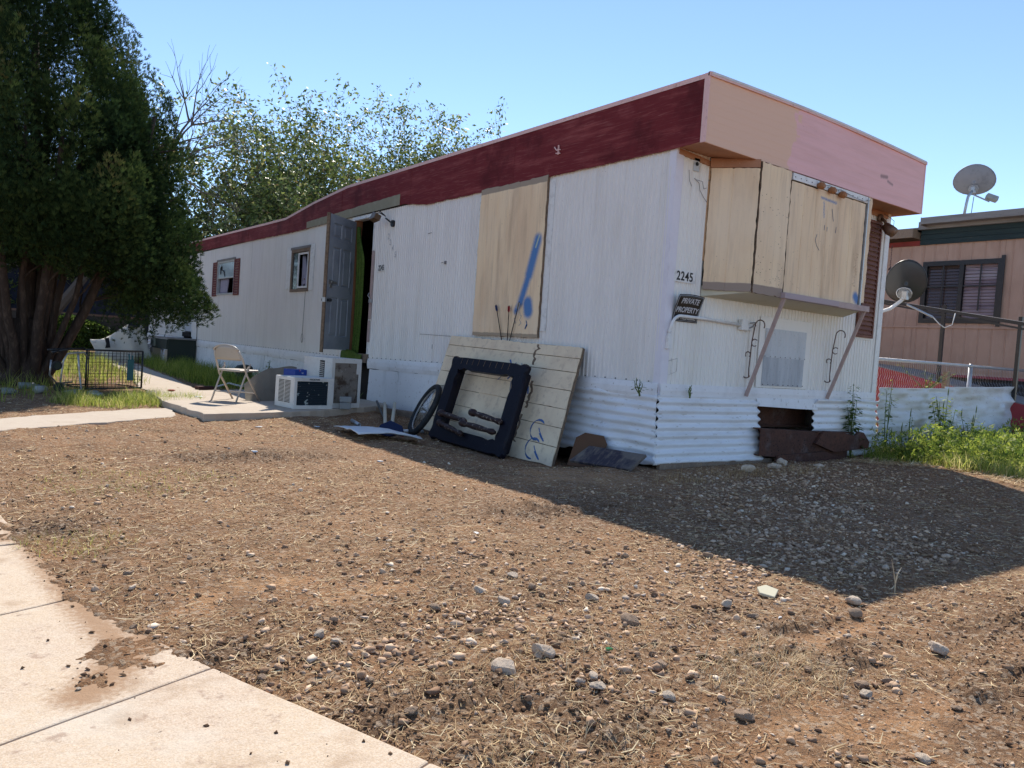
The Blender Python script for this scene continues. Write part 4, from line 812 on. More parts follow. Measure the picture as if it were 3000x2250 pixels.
blind_l = mat('brown_blind_behind_glass', (.075, .05, .042), rough=.12, spec=.8); blind_r = mat('pale_blind_behind_glass', (.27, .19, .19), [(2.5, (.5, .56), (.16, .10, .11), .8, (1, .3, 4)), (1.4, (.56, .6), (.40, .34, .34), .6, (1, .2, 5))], .25, spec=.7)
for a, b, mt in ((.85, 1.39, blind_r), (1.46, 2.01, blind_l)):
    pn = MB().box(.045, .05, a, b, 2.06, 3.0).build('pane', M['glass'], wn)
    for k in range(17): z = 2.075+k*.055; MB().bar((.03, a+.01, z+.02), (.03, b-.01, z+.02), .052, .004, (-1, 0, .35)).build('blind_slat', mt, pn)
MB().box(-.02, -.012, 1.10, 1.125, 2.2, 3.0).box(-.02, -.012, 1.72, 1.745, 2.2, 3.0).box(-.018, -.01, .85, 1.39, 2.62, 2.64).box(-.018, -.01, 1.46, 2.01, 2.62, 2.64).build('glazing_bar', M['black'], wn)
m = MB()
for k in range(12): m.tube([(-.16+.004*(k % 2), 2.62, 3.40-.038*k), (-.16-.004*(k % 2), 2.62+.008*(k % 2), 3.37-.038*k)], .008, 5)
m.tube([(-.22, 2.62, 2.94), (-.16, 2.62, 2.97), (-.10, 2.62, 2.94)], [.01, .03, .01], 6)
wc = m.build('wind_chime', M['brownmetal']); wc.location = (9, 0, 0); tag(wc, 'dark chain ornament hanging from the neighbour eave', 'ornament')

# ------------------------------------------------------------------ satellite dishes
def dish(name, label, C, axis, up, w_, h_, dm_, arm):
    axis = Vector(axis).normalized(); U = Vector(up).cross(axis).normalized(); V = axis.cross(U)
    t = thing(name, label, 'satellite dish', C)
    m = MB(); n = 28; rings = [0, .15, .35, .6, .8, .93, 1.0]
    vs = []
    for r in rings:
        for k in range(n):
            a = 2*math.pi*k/n; egg = 1-.10*math.sin(a)
            vs.append(U*(w_/2*r*math.cos(a)*egg)+V*(h_/2*r*math.sin(a))+axis*(.17*w_*r*r))
    fs = [(i*n+k, i*n+(k+1) % n, (i+1)*n+(k+1) % n, (i+1)*n+k) for i in range(len(rings)-1) for k in range(n)]
    m.add(vs, fs); m.build('reflector', dm_, t, smooth=True, solid=.006)
    m = MB(); m.tube([vs[(len(rings)-1)*n+k % n] for k in range(n+1)], .008, 6, cap=False); m.build('rim', dm_, t, smooth=True)
    m = MB(); m.disc(-V*(h_*.22)-axis*.02, axis, .085, .02, 8); m.disc(-V*(h_*.22)-axis*.05, axis, .055, .05, 10); m.box(-.03, .03, -.03, .03, -.05, .05, Matrix.Translation(-V*(h_*.22)-axis*.08)); m.build('bracket', M['steel'], t)
    return t, U, V, axis
d1, U, V, A = dish('satellite_dish', 'dark grey satellite dish on a bent pole beside the right corner of the home', (4.25, -.02, 2.12), (.60, .35, .38), (0, 0, 1), .46, .56, M['dishgrey'], 0)
bp1 = -V*.13-A*.08
MB().tube([bp1, bp1+Vector((-.03, .03, -.06)), bp1+Vector((-.16, .09, -.17)), Vector((-.44, .12, -.40)), Vector((-.47, .12, -.62))], .022, 12).build('pole', M['whitepaint'], d1, smooth=True)
e1 = Vector((.12, -.30, -.40)); MB().tube([bp1+Vector((.02, -.02, -.1)), e1], .013, 8).build('feed_arm', M['steel'], d1)
MB().tube([e1, e1+Vector((.05, -.06, -.08)), e1+Vector((.08, -.11, -.12)), e1+Vector((.11, -.18, -.08)), e1+Vector((.12, -.20, .06))], .006, 6).build('cable', M['whitepaint'], d1, smooth=True)
MB().tube([bp1+Vector((0, .0, .03))+Vector((math.cos(a)*.09-.03, -math.cos(a)*.05, math.sin(a)*.07)) for a in np.linspace(0, 5, 14)], .005, 5).build('cable', M['whitepaint'], d1, smooth=True)
d2, U, V, A = dish('satellite_dish', 'light grey satellite dish standing on the neighbour roof', (9.45, 1.56, 4.54), (.62, .25, .42), (0, 0, 1), .66, .56, M['dishlight'], 0)
bq = -V*.12-A*.08
MB().tube([bq, bq+Vector((-.06, .05, -.12)), bq+Vector((-.08, .06, -.25)), Vector((-.10, .09, -.75))], .024, 12).build('pole', M['steel'], d2, smooth=True)
MB().tube([(-.10, .09, -.75), (-.10, .09, -.70)], [.07, .04], 10).build('pole_foot', M['steel'], d2)
MB().tube([bq+Vector((.02, 0, -.08)), Vector((.20, -.20, -.34))], .014, 8).build('feed_arm', M['steel'], d2); MB().box(-.10, .10, -.05, .05, -.05, .05, Matrix.Translation((.24, -.22, -.27)) @ Matrix.Rotation(.5, 4, 'Y') @ Matrix.Rotation(-.8, 4, 'Z')).build('feed_horn', M['litterg'], d2, bevel=.02)
MB().tube([bq+Vector((.0, -.02, -.12)), Vector((-.02, -.0, -.72))], .007, 5).build('strut', mat('blue_grey_strut', (.2, .26, .34), rough=.5), d2)

# ------------------------------------------------------------------ panel, table frame and things leaning by the wall
def lean(BR, TR, TL, thk):
    BR, TR, TL = map(Vector, (BR, TR, TL)); U = (TR-TL); V = (TL-(BR-U)); return BR-U, U, V, U.cross(V).normalized()
O, U, V, Nn = lean((-.52, .80, -.13), (-.06, .985, 1.04), (-.06, 3.47, 1.10), .03)
if Nn.x > 0: Nn = -Nn
pt = thing('plank_panel', 'large cream plank panel leaning on the side wall behind the dark frame', 'panel')
hs = [0, .16, .315, .47, .625, .78, .90, 1.0]
for i in range(7):
    a, b = hs[i]+.003, hs[i+1]-.003; m = MB(); n = 40
    def fn(u, v, a=a, b=b):
        ra = .004*(float(vnoise(u*40, i*3, 1))-.5) if i else .02*(float(vnoise(u*14, 7, 1))-.5); rb_ = .010*(float(vnoise(u*50, i*3+1, 2))-.5) if i == 6 else 0
        e = .006*(float(vnoise((a+(b-a)*v)*30, 4, 3))-.5) if u > .99 else 0
        p = O+U*(u+e)+V*(a+ra+(b+rb_-a-ra)*v)+Nn*(.018+.001*(i % 2)); return p
    m.grid(n, 3, fn); m.build('plank', M['panel'], pt, solid=.010)
m = MB(); m.prism([(.0, .01), (1, .01), (1, .995), (0, .995)], O+Nn*.002, U, V, .001)
P_ = [O, O+U, O+U+V, O+V]; m = MB(); m.add([p+Nn*.011 for p in P_]+[p-Nn*.02 for p in P_], [(0, 1, 2, 3), (7, 6, 5, 4), (0, 4, 5, 1), (1, 5, 6, 2), (2, 6, 7, 3), (3, 7, 4, 0)]); m.build('backing', M['edgewood'], pt)
def onp(u, v, d=.026): return O+U*u+V*v+Nn*d
U1u = U.normalized()
m = MB()
for pts in ([(.60, .80), (.55, .72), (.58, .70), (.52, .66), (.5, .62)], [(.64, .80), (.66, .72), (.70, .74), (.68, .78), (.63, .74)], [(.60, .62), (.61, .54)], [(.69, .62), (.73, .60), (.74, .54)], [(.55, .82), (.60, .70), (.57, .64)]): m.tube([onp(*p) for p in pts], .010, 5, flat=.3)
for k in (0, 1):
    m.tube([onp(.885+.045*math.cos(a)-.02, .26-.155*k+.085*math.sin(a)) for a in np.linspace(.8, 4.9, 14)], [.004+.012*abs(math.sin(i*.7)) for i in range(14)], 5, flat=.3)
    m.tube([onp(.895+.026*math.cos(a*1.3), .24-.15*k+.06*math.sin(a)) for a in np.linspace(3.2, 7, 9)], .005, 4, flat=.3)
m.build('blue_marks', M['ink'], pt, kind='stuff')
m = MB()
for v0, v1, u0 in ((.80, .99, .72), (.42, .66, .755), (.12, .36, .735)):
    pl = [(u0+.012*(float(vnoise(k*1.9, u0*50, 3))-.5)*2.4-(.009), v0+(v1-v0)*k/10) for k in range(11)]; pr = [(p[0]+.010+.012*float(vnoise(k*2.3, 9+u0*40, 5)), p[1]) for k, p in enumerate(pl)]
    m.prism([(p[0], p[1]) for p in pl]+[(p[0], p[1]) for p in pr[::-1]], O+Nn*.0245, U, V, -.001 if U.cross(V).dot(Nn) < 0 else .001)
m.build('peeled_paint', M['edgewood'], pt, kind='stuff')
# small second board inside the frame
O2, U2, V2, N2 = lean((-.56, 1.75, -.1), (-.20, 1.72, .66), (-.20, 2.42, .70), .02)
if N2.x > 0: N2 = -N2
sb = thing('small_board', 'smaller cream board standing inside the dark frame', 'board')
m = MB(); m.grid(30, 12, lambda u, v: O2+U2*(u+.008*(float(vnoise(v*20, 3, 1))-.5))+V2*(v+.015*(float(vnoise(u*20, 5, 1))-.5)*(v > .9))+N2*(-.004 if (u*5) % 1 < .04 else 0)); m.build('board_face', M['panel'], sb, solid=.014)
MB().bar(O2+V2*1.0+N2*.004, O2+U2+V2*1.0+N2*.004, .014, .03, N2).build('board_edge', M['edgewood'], sb)
MB().bar(O2+U2+V2*.02+N2*.0, O2+U2+V2*.98+N2*.0, .018, .03, N2).build('board_edge', M['edgewood'], sb)
# dark scalloped table frame
OT, UT, VT, NT = lean((-.72, 1.30, -.12), (-.36, 1.43, .82), (-.36, 2.87, .845), .1)
if NT.x > 0: NT = -NT
tf = thing('scalloped_frame', 'dark purple scalloped table top frame leaning against the plank panel', 'table frame')
lu, lv = UT.length, VT.length; eu = UT/lu; ev = VT/lv
def outline(hw, hh, sc, r):
    pts = []
    base = [(-1, -1), (1, -1), (1, 1), (-1, 1)]
    seq = []
    for c in range(4):
        cx, cy = base[c][0]*hw, base[c][1]*hh; nxp = base[(c+1) % 4]
        d = Vector((nxp[0]*hw-cx, nxp[1]*hh-cy)); ln = d.length; d /= ln; inn = Vector((-d.y, d.x))
        for k in range(28):
            t = k/28*ln; edge = min(t, ln-t)
            o = -r*max(0, 1-edge/.055)**2*1.2   # rounded corner
            o_ = sc*math.exp(-((edge-.13)/.05)**2)-sc*.55*math.exp(-((edge-.045)/.035)**2)
            p = Vector((cx, cy))+d*t+inn*(o_+max(0, 1-edge/.04)*r*.5); seq.append((p.x, p.y))
    return seq
oo = outline(lu/2, lv/2, .016, .035); ii = outline(lu/2-.185, lv/2-.155, -.02, -.02)
C0 = OT+UT*.5+VT*.5; n = len(oo)
m = MB(); Pf = lambda p, d: C0+eu*p[0]+ev*p[1]+NT*d
inner_face = [( (p[0]*.985), (p[1]*.98)) for p in oo]
vs = [Pf(p, .03) for p in oo]+[Pf(p, .055) for p in inner_face]+[Pf(p, .055) for p in ii]+[Pf(p, .0) for p in ii]+[Pf(p, .0) for p in oo]
fs = []
for r in range(4):
    for k in range(n): fs.append((r*n+k, r*n+(k+1) % n, (r+1)*n+(k+1) % n, (r+1)*n+k))
for k in range(n): fs.append((4*n+k, 4*n+(k+1) % n, (k+1) % n, k))
m.add(vs, fs); m.build('top_frame', M['navyframe'], tf)
m = MB(); hw, hh = lu/2-.10, lv/2-.08
for a, b in (((-hw, -hh), (hw, -hh)), ((hw, -hh), (hw, hh)), ((hw, hh), (-hw, hh)), ((-hw, hh), (-hw, -hh))): m.bar(Pf(a, -.05), Pf(b, -.05), .025, .10, NT)
m.build('apron', M['navyframe'], tf, bevel=.004)
m = MB()
for k in range(9): u = -.5+k*.115; m.bar(Pf((u, lv/2-.02), .057), Pf((u-.01, lv/2-.09), .057), .004, .002, NT)
m.build('carved_lines', M['edgewood'], tf)
# four turned table legs lying in the frame's lower bar
def tleg(name, a, b, label):
    a = Vector(a); b = Vector(b); d = b-a
    pr = [(0, .045), (.06, .05), (.12, .046), (.16, .03), (.22, .034), (.4, .040), (.6, .036), (.78, .028), (.84, .034), (.92, .04), (1, .022)]
    m = MB(); m.tube([a+d*t for t, r in pr], [r*.85 for t, r in pr], 14); o = m.build(name, M['brownleg'], smooth=True); return tag(o, label, 'spindle', 'turned table legs lying in the dark frame')
def tl(u, v, d): return Pf((u, v), d)
b0 = -lv/2
tleg('turned_spindle', tl(-.56, b0+.30, .09), tl(.0, b0+.27, .10), 'brown turned table leg lying highest at the left of the dark frame')
tleg('turned_spindle', tl(.06, b0+.38, .11), tl(.60, b0+.35, .08), 'brown turned table leg resting at the right side of the dark frame')
tleg('turned_spindle', tl(-.54, b0+.19, .08), tl(.02, b0+.12, .11), 'brown turned table leg slanting down behind the lower rail at left')
tleg('turned_spindle', tl(-.03, b0+.24, .13), tl(.54, b0+.23, .08), 'flaking turned table leg lowest and nearest in the frame')
# arrows behind the panel
for k, (a, b, mt, nm) in enumerate((((-.06, 2.38, 1.0), (-.075, 2.55, 1.49), mat('blue_fletching', (.03, .05, .16), rough=.6), 'thin arrow with blue fletching, leftmost above the plank panel'),
                                    ((-.06, 2.30, 1.0), (-.075, 2.29, 1.48), mat('red_fletching', (.35, .02, .03), rough=.6), 'thin arrow with red fletching, middle one above the plank panel'),
                                    ((-.06, 2.28, 1.0), (-.075, 2.10, 1.52), mat('pale_nock', (.4, .38, .35), rough=.6), 'thin arrow with pale tip, rightmost above the plank panel'))):
    a = Vector(a); b = Vector(b); t = thing('arrow', nm, 'arrow', a, 0, 'arrows stuck behind the plank panel')
    d = b-a; MB().tube([(0, 0, 0), d], .0055, 6).build('shaft', M['letter'] if k != 1 else M['brownleg'], t)
    m = MB(); s0 = d*.82; s1 = d*.98; sd = Vector((0, 1, 0)).cross(d).normalized()
    for w_ in (Vector((0, .018, 0)), Vector((0, -.018, 0)), Vector((-.018, 0, 0))): m.add([s0, s0+(s1-s0)*.3+w_, s1+w_, s1], [(0, 1, 2, 3)])
    m.build('fletching', mt, t, solid=.001)
# bicycle wheel
wh = thing('bicycle_wheel', 'bicycle wheel with flat black tyre leaning on the skirting', 'wheel', M=frame((-.56, 3.20, .19), (.30, .93, .05), (.42, -.10, .86)))
R0 = .315
def ring(R, r, n=44, sg=10, fl=1): return MB().tube([(R*math.cos(2*math.pi*k/n), R*math.sin(2*math.pi*k/n), 0) for k in range(n+1)], r, sg, cap=False, flat=fl)
ring(R0-.005, .036, 44, 12).build('tyre', M['rubber'], wh, smooth=True); ring(R0-.045, .010, 44, 8).build('rim', M['chrome'], wh, smooth=True)
MB().tube([(0, 0, -.05), (0, 0, -.045), (0, 0, -.03), (0, 0, .03), (0, 0, .045), (0, 0, .06)], [.006, .03, .014, .014, .03, .006], 12).build('hub', M['chrome'], wh)
m = MB()
for k in range(32):
    a = 2*math.pi*k/32; s_ = 1 if k % 2 else -1; a2 = a+.5*(1 if (k//2) % 2 else -1)
    m.tube([(.026*math.cos(a2), .026*math.sin(a2), .035*s_), ((R0-.05)*math.cos(a), (R0-.05)*math.sin(a), 0)], .0026, 3, cap=False)
m.build('spokes', M['chrome'], wh)
ring(R0-.02, .012, 30, 6).build('inner_tube', M['rubber'], wh, smooth=True)
# board pieces by the corner skirt
O3 = Vector((-.40, .72, -.10)); m = MB(); m.prism([(0, 0), (.24, 0), (.30, .05), (.34, .27), (.28, .35), (.08, .36), (0, .30)], O3, Vector((.35, -.9, 0)).normalized(), Vector((.45, .15, .88)).normalized(), .02)
tag(m.build('brown_board', M['brownboard'], bevel=.006), 'rounded brown board leaning beside the plank panel', 'board')
m = MB(); m.prism([(0, 0), (.70, .0), (.76, .20), (.10, .215)], (-.54, .62, -.03), Vector((.10, -.86, .03)).normalized(), Vector((.60, .10, .52)).normalized(), .03)
o = m.build('old_plank', M['purpleplank'], bevel=.004); o.location = (0, -.10, 0); tag(o, 'weathered plank with purple stain resting on the corner skirting', 'plank')
# white sheet on the ground
m = MB(); prof = [(-1.90, 2.78), (-2.03, 1.90), (-1.16, 2.18), (-.95, 2.72)]
def fn(u, v):
    a = Vector(prof[0]).lerp(Vector(prof[1]), v); b = Vector(prof[3]).lerp(Vector(prof[2]), v); p = a.lerp(b, u); return (p.x, p.y, gh(p.x, p.y)+.045+.05*(u*2-1)**4*0+.03*math.sin(v*3.1)+(.03 if v > .6 else .0)*v)
m.grid(16, 10, fn); tag(m.build('white_sheet', M['whitesheet'], solid=.008, smooth=True), 'bent white sheet of board lying on the dirt below the wheel', 'board')
# pipes
def pipe(a, b, r, mt, label, nm='pipe', cat='pipe'):
    a = Vector(a); b = Vector(b); a.z = gh(a.x, a.y)+a.z; b.z = gh(b.x, b.y)+b.z
    return tag(MB().tube([a, a.lerp(b, .5), b], r, 10).build(nm, mt), label, cat)
pipe((-.35, 4.65, .12), (-1.12, 3.10, .04), .022, M['pvc'], 'cream pipe, left of the pair beside the wheel')
pipe((-.25, 4.55, .14), (-.98, 3.22, .06), .022, M['pvc'], 'cream pipe, right of the pair beside the wheel')
pipe((-.98, 3.20, .05), (-1.10, 2.72, .05), .020, M['redstripe'], 'short red striped pipe end beside the wheel')
pipe((-.95, 3.35, .03), (-.50, 3.30, .03), .020, M['litterw'], 'short white pipe lying level beside the wheel')
pipe((-.42, 4.75, .14), (-.70, 3.95, .03), .016, M['black'], 'thin black rod beside the cream pipes', 'rod', 'rod')
tb = thing('steel_tube', 'short grey steel tube on the dirt by the slab edge', 'tube', (-1.20, 3.62, gh(-1.2, 3.6)+.02))
m = MB(); m.tube([(0, .22, .03), (0, 0, 0)], .020, 14, cap=False); m.build('tube_wall', M['steel'], tb, smooth=True, solid=.004)
m = MB(); m.prism([(-.16, 0), (.0, -.05), (.17, .02), (.14, .10), (.0, .16), (-.10, .10)], (-1.20, 2.86, gh(-1.2, 2.86)+.04), Vector((.8, -.6, 0)), Vector((.3, .4, .75)).normalized(), .04); tag(m.build('dustpan', M['navyplastic'], bevel=.012), 'dark navy plastic scoop among the pipes', 'dustpan')
m = MB(); m.box(-.45, .45, -.05, .05, 0, .09, Matrix.Translation((-.26, 4.3, -.02)) @ Matrix.Rotation(-1.25, 4, 'Z')); tag(m.build('timber', M['rawwood'], bevel=.008), 'grey timber along the foot of the skirting', 'timber')
# clear box
cb = thing('plastic_tub', 'clear plastic tub standing before the tall air conditioner', 'tub', (-1.12, 4.12, .0))
cb.location.z = .078; cb.rotation_euler = (0, 0, -.4); cb.location.y = 4.32; cb.location.x = -1.08
MB().box(-.07, .07, -.05, .05, 0, .085).build('tub_body', M['clear'], cb, bevel=.012); MB().box(-.075, .075, -.055, .055, .087, .16).build('upper_tub', M['clear'], cb, bevel=.012)

# ------------------------------------------------------------------ air conditioners
def acunit1():
    t = thing('air_conditioner', 'low white air conditioner with peeling dark front grille', 'air conditioner', (-1.53, 4.26, .078), .12)
    w_, d_, h_ = .54, .50, .385
    MB().box(-w_/2, w_/2, .045, d_, 0, h_).build('case', M['acside'], t, bevel=.008)
    m = MB().box(-w_/2, w_/2, 0, .044, 0, .045).box(-w_/2, w_/2, 0, .044, h_-.045, h_).box(-w_/2, -w_/2+.04, 0, .044, .045, h_-.045).box(w_/2-.075, w_/2, 0, .044, .045, h_-.045); m.build('front_frame', M['acwhite'], t, bevel=.004)
    MB().box(-w_/2+.04, w_/2-.075, .018, .03, .045, h_-.045).build('grille_backing', M['acdark'], t)
    m = MB()
    for k in range(13): z = .055+k*.0225; m.bar((-w_/2+.042, .014, z), (w_/2-.077, .014, z), .012, .003, (0, -1, .7))
    m.build('grille', M['acdark'], t)
    m = MB()
    for c in range(2):
        for k in range(17): m.box(-w_/2-.003, -w_/2+.001, .10+.16*c, .24+.16*c, .07+k*.0165, .078+k*.0165)
    m.build('side_louvres', M['gap'], t)
    text('FRIGIDAIRE', .028, frame((0, -.002, h_-.022), (1, 0, 0), (0, 0, 1)), M['letter'], t, 'lettering')
    q = MB().disc((w_/2-.035, -.003, h_-.09), (0, 1, 0), .016, .006).build('badge', M['acside'], t)
    return t
acunit1()
t = thing('air_conditioner', 'tall white air conditioner with torn rusty coil face by the doorway', 'air conditioner', (-1.02, 4.46, .078), .22)
w_, d_, h_ = .47, .62, .64
MB().box(-w_/2, w_/2, .03, d_, 0, h_).build('case', M['acwhite'], t, bevel=.006)
MB().box(-w_/2, w_/2, 0, .029, 0, .06).box(-w_/2, w_/2, 0, .029, h_-.06, h_).box(-w_/2, -w_/2+.05, 0, .029, .06, h_-.06).box(w_/2-.04, w_/2, 0, .029, .06, h_-.06).box(w_/2-.075, w_/2-.04, 0, .029, h_-.2, h_-.06).build('front_frame', M['acwhite'], t, bevel=.003)
MB().box(-w_/2+.05, w_/2-.04, .015, .029, .06, h_-.06).build('coil', M['accoil'], t)
m = MB()
for k in range(22): x = -w_/2+.06+k*.0165; m.box(x, x+.003, .004, .016, .06, h_-.06)
m.build('grille', mat('bent_grille', (.42, .37, .32), [(7, (.5, .6), (.12, .07, .045), .9)], .6), t)
MB().box(-w_/2-.004, -w_/2, .16, .26, .36, .60).build('side_vent', M['gap'], t)
m = MB()
for k in range(9): m.box(-w_/2-.007, -w_/2-.004, .165, .255, .37+k*.025, .38+k*.025)
m.build('side_louvres', M['alu'], t)
# cardboard and drink carton behind
cbx = thing('cardboard_sheet', 'bent grey cardboard leaning behind the low air conditioner', 'cardboard')
m = MB()
def fn(u, v):
    x = -2.05+.75*u; return (x+.08*v, 5.25+.35*v+.1*u, .06+.46*v*(.45+.55*min(1, u*2.2))+.02*math.sin(u*9))
m.grid(14, 8, fn); m.build('sheet', M['cardboard'], cbx, solid=.008)
bx = MB().box(-.17, .17, -.12, .12, 0, .17, Matrix.Rotation(.3, 4, 'Z')).build('drink_carton', M['bluebox'], bevel=.004); bx.location = (-1.42, 5.05, .36); tag(bx, 'blue printed carton lying behind the low air conditioner', 'carton')
bx2 = MB().box(-.2, .2, -.15, .15, 0, .36, Matrix.Rotation(.3, 4, 'Z')).build('storage_box', M['cardboard'], bevel=.006); bx2.location = (-1.42, 5.08, -.0); tag(bx2, 'plain box under the blue printed carton', 'box')
rg = MB(); rg.tube([(-.12, 0, 0), (-.04, 0, .04), (.05, 0, .05), (.13, 0, .0)], [.04, .06, .055, .03], 10); rg = rg.build('red_rag', M['redrag'], smooth=True); rg.location = (-1.12, 5.1, .44); tag(rg, 'bunched red rag beside the blue carton', 'rag')
bt = MB(); bt.tube([(0, 0, 0), (.2, 0, 0), (.22, 0, 0), (.26, 0, 0)], [.035, .035, .015, .013], 12); bt = bt.build('bottle', mat('brown_bottle', (.05, .02, .012), rough=.2, spec=.6), smooth=True); bt.location = (-1.15, 5.16, .52); tag(bt, 'dark bottle lying on the box behind the air conditioners', 'bottle')

# ------------------------------------------------------------------ folding chair (faces +X, away from us)
f = Vector((.95, .31, 0)).normalized(); ang = math.atan2(f.y, f.x)
fc = thing('folding_chair', 'beige metal folding chair on the concrete slab', 'chair', (-2.15, 5.30, .078), ang+.28); fc.scale = (.92, 1.0, .90)
# local: x forward, y left
def ply(pts, r=.0125): return MB().tube(pts, r, 10)
wy = .215
for s_ in (1, -1):
    pts = [(-.27, s_*wy*.86, .80-.08), (-.20, s_*wy*.98, .60), (-.105, s_*wy, .38), (.20, s_*wy, .0)]
    ply(pts, .0135).build('front_leg', M['chairpaint'], fc, smooth=True)
    ply([(-.04, s_*(wy-.025), .50), (-.08, s_*(wy-.025), .42), (-.14, s_*(wy-.025), .30), (-.27, s_*(wy-.025), .0)], .012).build('rear_leg', M['chairpaint'], fc, smooth=True)
arc = [(-.27, wy*.86, .72)]+[(-.285, (wy*.86)*math.cos(a) if abs(math.cos(a)) < .999 else wy*.86*math.cos(a), .72+.075*math.sin(a)) for a in np.linspace(.25, math.pi-.25, 12)]+[(-.27, -wy*.86, .72)]
ply(arc, .0135).build('top_rail', M['chairpaint'], fc, smooth=True)
m = MB(); m.grid(16, 6, lambda u, v: (-.235-.05*v-.035*math.sin(u*math.pi)+.02, (wy*.93)*(1-2*u)*(1-.08*v), .585+(.16+.045*math.sin(u*math.pi))*v)); m.build('backrest', M['chairpaint'], fc, smooth=True, solid=.006)
m = MB(); m.prism([(-.20, -.17), (-.16, -.185), (.17, -.195), (.215, -.16), (.22, 0), (.215, .16), (.17, .195), (-.16, .185), (-.20, .17)], (.0, 0, .425), (1, 0, 0), (0, 1, 0), .028); m.build('seat', M['chairpaint'], fc, bevel=.01)
ply([(.10, wy, .10+.02), (.10, -wy, .12)], .008).build('stretcher', M['chairpaint'], fc); ply([(-.21, wy-.025, .13), (-.21, -wy+.025, .13)], .008).build('stretcher', M['chairpaint'], fc)
for s_ in (1, -1): MB().bar((-.07, s_*(wy-.012), .43), (-.02, s_*(wy-.012), .54), .02, .004, (0, 1, 0)).build('hinge_plate', M['chairpaint'], fc)

# ------------------------------------------------------------------ step platform near back door
sp = thing('entry_step', 'dark green platform step with number plate below the back door', 'step', (-.35, 16.8, 0))
MB().box(-.40, .32, -1.1, .75, .68, .72).build('step_top', M['greywood'], sp, bevel=.005)
MB().box(-.36, .30, -1.05, -1.0, .10, .68).box(-.38, -.34, -1.0, .7, .42, .67).build('skirt_board', M['greybin'], sp)
m = MB().box(-.41, -.385, .2, .72, .46, .66).build('number_board', mat('grey_green_plate', (.16, .18, .15), rough=.6), sp)
text('214', .14, frame((-.415, .46, .56), (0, -1, 0), (0, 0, 1)), M['letter'], m, 'lettering')
MB().box(-.40, -.2, .45, .8, 0, .42).box(-.36, -.1, -1.0, -.7, 0, .4).build('step_block', M['concrete'], sp, bevel=.01)
gb = MB(); gb.tube([(0, 0, 0), (0, 0, .05), (0, 0, .28), (0, 0, .32), (0, 0, .34)], [.13, .15, .16, .13, .05], 12); gb = gb.build('plant_pot', M['greybin'], smooth=True); gb.location = (-.60, 10.0, .02); tag(gb, 'dark green pot by the skirting behind the chair', 'pot')
sv = thing('plastic_scoop', 'white plastic scoop lying in the weeds left of the chair', 'scoop', (-1.35, 8.2, .05), -.5)
m = MB(); m.grid(10, 8, lambda u, v: (.15+.38*u, -.16+.32*v, .12*math.sin(math.pi*u)*math.sin(math.pi*v)+.02)); m.build('bowl', M['litterw'], sv, smooth=True, solid=.006)
MB().tube([(.16, 0, .02), (-.05, 0, .06), (-.25, 0, -.01)], .015, 8).build('handle', M['litterw'], sv)
bk = MB().box(-.15, .15, -.05, .05, 0, .05, Matrix.Rotation(.4, 4, 'Z')).build('brick', mat('dark_brick', (.10, .045, .035), rough=.9), bevel=.006); bk.location = (-1.85, 7.95, .02); tag(bk, 'dark brick lying at the end of the white scoop', 'brick')

# ------------------------------------------------------------------ shopping cart on its side
sc0 = thing('shopping_cart', 'shopping cart tipped on its side beside the cypress trunk', 'shopping cart', (-4.02, 6.75, .03), .50)
bl, bh, bd = 1.28, .56, .50
m = MB()
for z in (0.03, bh): 
    m.tube([(.40, 0, z), (bl, 0, z)], .011, 8); m.tube([(.42, bd, z*.92+.02), (bl-.04, bd, z*.92+.02)], .009, 8)
for x in (.40, .43, bl): m.tube([(x, 0, .03), (x, 0, bh)], .013 if x != .43 else .008, 8)
for z in (.03, bh):
    m.tube([(bl, 0, z), (bl-.04, bd, z*.92+.02)], .009, 8); m.tube([(.40, 0, z), (.42, bd, z*.92+.02)], .009, 8)
m.build('basket_frame', M['black'], sc0, smooth=True)
m = MB()
for k in range(1, 14): x = .43+(bl-.43)*k/14; m.tube([(x, .005, .03), (x, .005, bh)], .0028, 4)
for k in range(1, 13): z = .03+(bh-.03)*k/13; m.tube([(.43, .0, z), (bl, .0, z)], .0028, 4)
for k in range(1, 12): x = .43+(bl-.47)*k/12; m.tube([(x, bd, .05), (x, bd, bh*.92)], .0028, 4)
for k in range(1, 9): z = .05+(bh*.92-.05)*k/9; m.tube([(.43, bd, z), (bl-.04, bd, z)], .0028, 4)
for k in range(1, 8): y = bd*k/8; m.tube([(.45, y, .03), (bl-.02, y, .03)], .0028, 4); m.tube([(.45, y, bh-.01), (bl-.02, y, bh-.02)], .0028, 4); m.tube([(bl-.02, y, .03), (bl-.02, y, bh-.02)], .0028, 4)
m.build('basket_wires', mat('rusty_wire', (.055, .04, .035), rough=.7, metal=.3), sc0)
m = MB(); m.tube([(.40, .05, bh+.01), (.20, .05, bh+.0), (.02, .04, bh-.03)], .014, 8); m.tube([(.02, .04, bh-.03), (-.06, .04, bh-.05)], .020, 8); m.tube([(.40, .30, bh), (.05, .30, bh-.03)], .014, 8); m.build('handle', M['black'], sc0, smooth=True)
m = MB(); m.tube([(.29, .03, bh-.03), (.31, .02, .30), (.34, 0, .02), (.10, .0, .0)], .014, 8); m.tube([(.42, .0, .45), (.36, .0, .52), (.15, .04, .50), (.09, .03, .40), (.06, .03, .12), (.12, .03, .03)], .012, 8); m.tube([(.42, .3, .1), (.2, .3, .08), (.08, .28, .2), (.08, .26, .4)], .012, 8); m.build('chassis', M['chrome'], sc0, smooth=True)
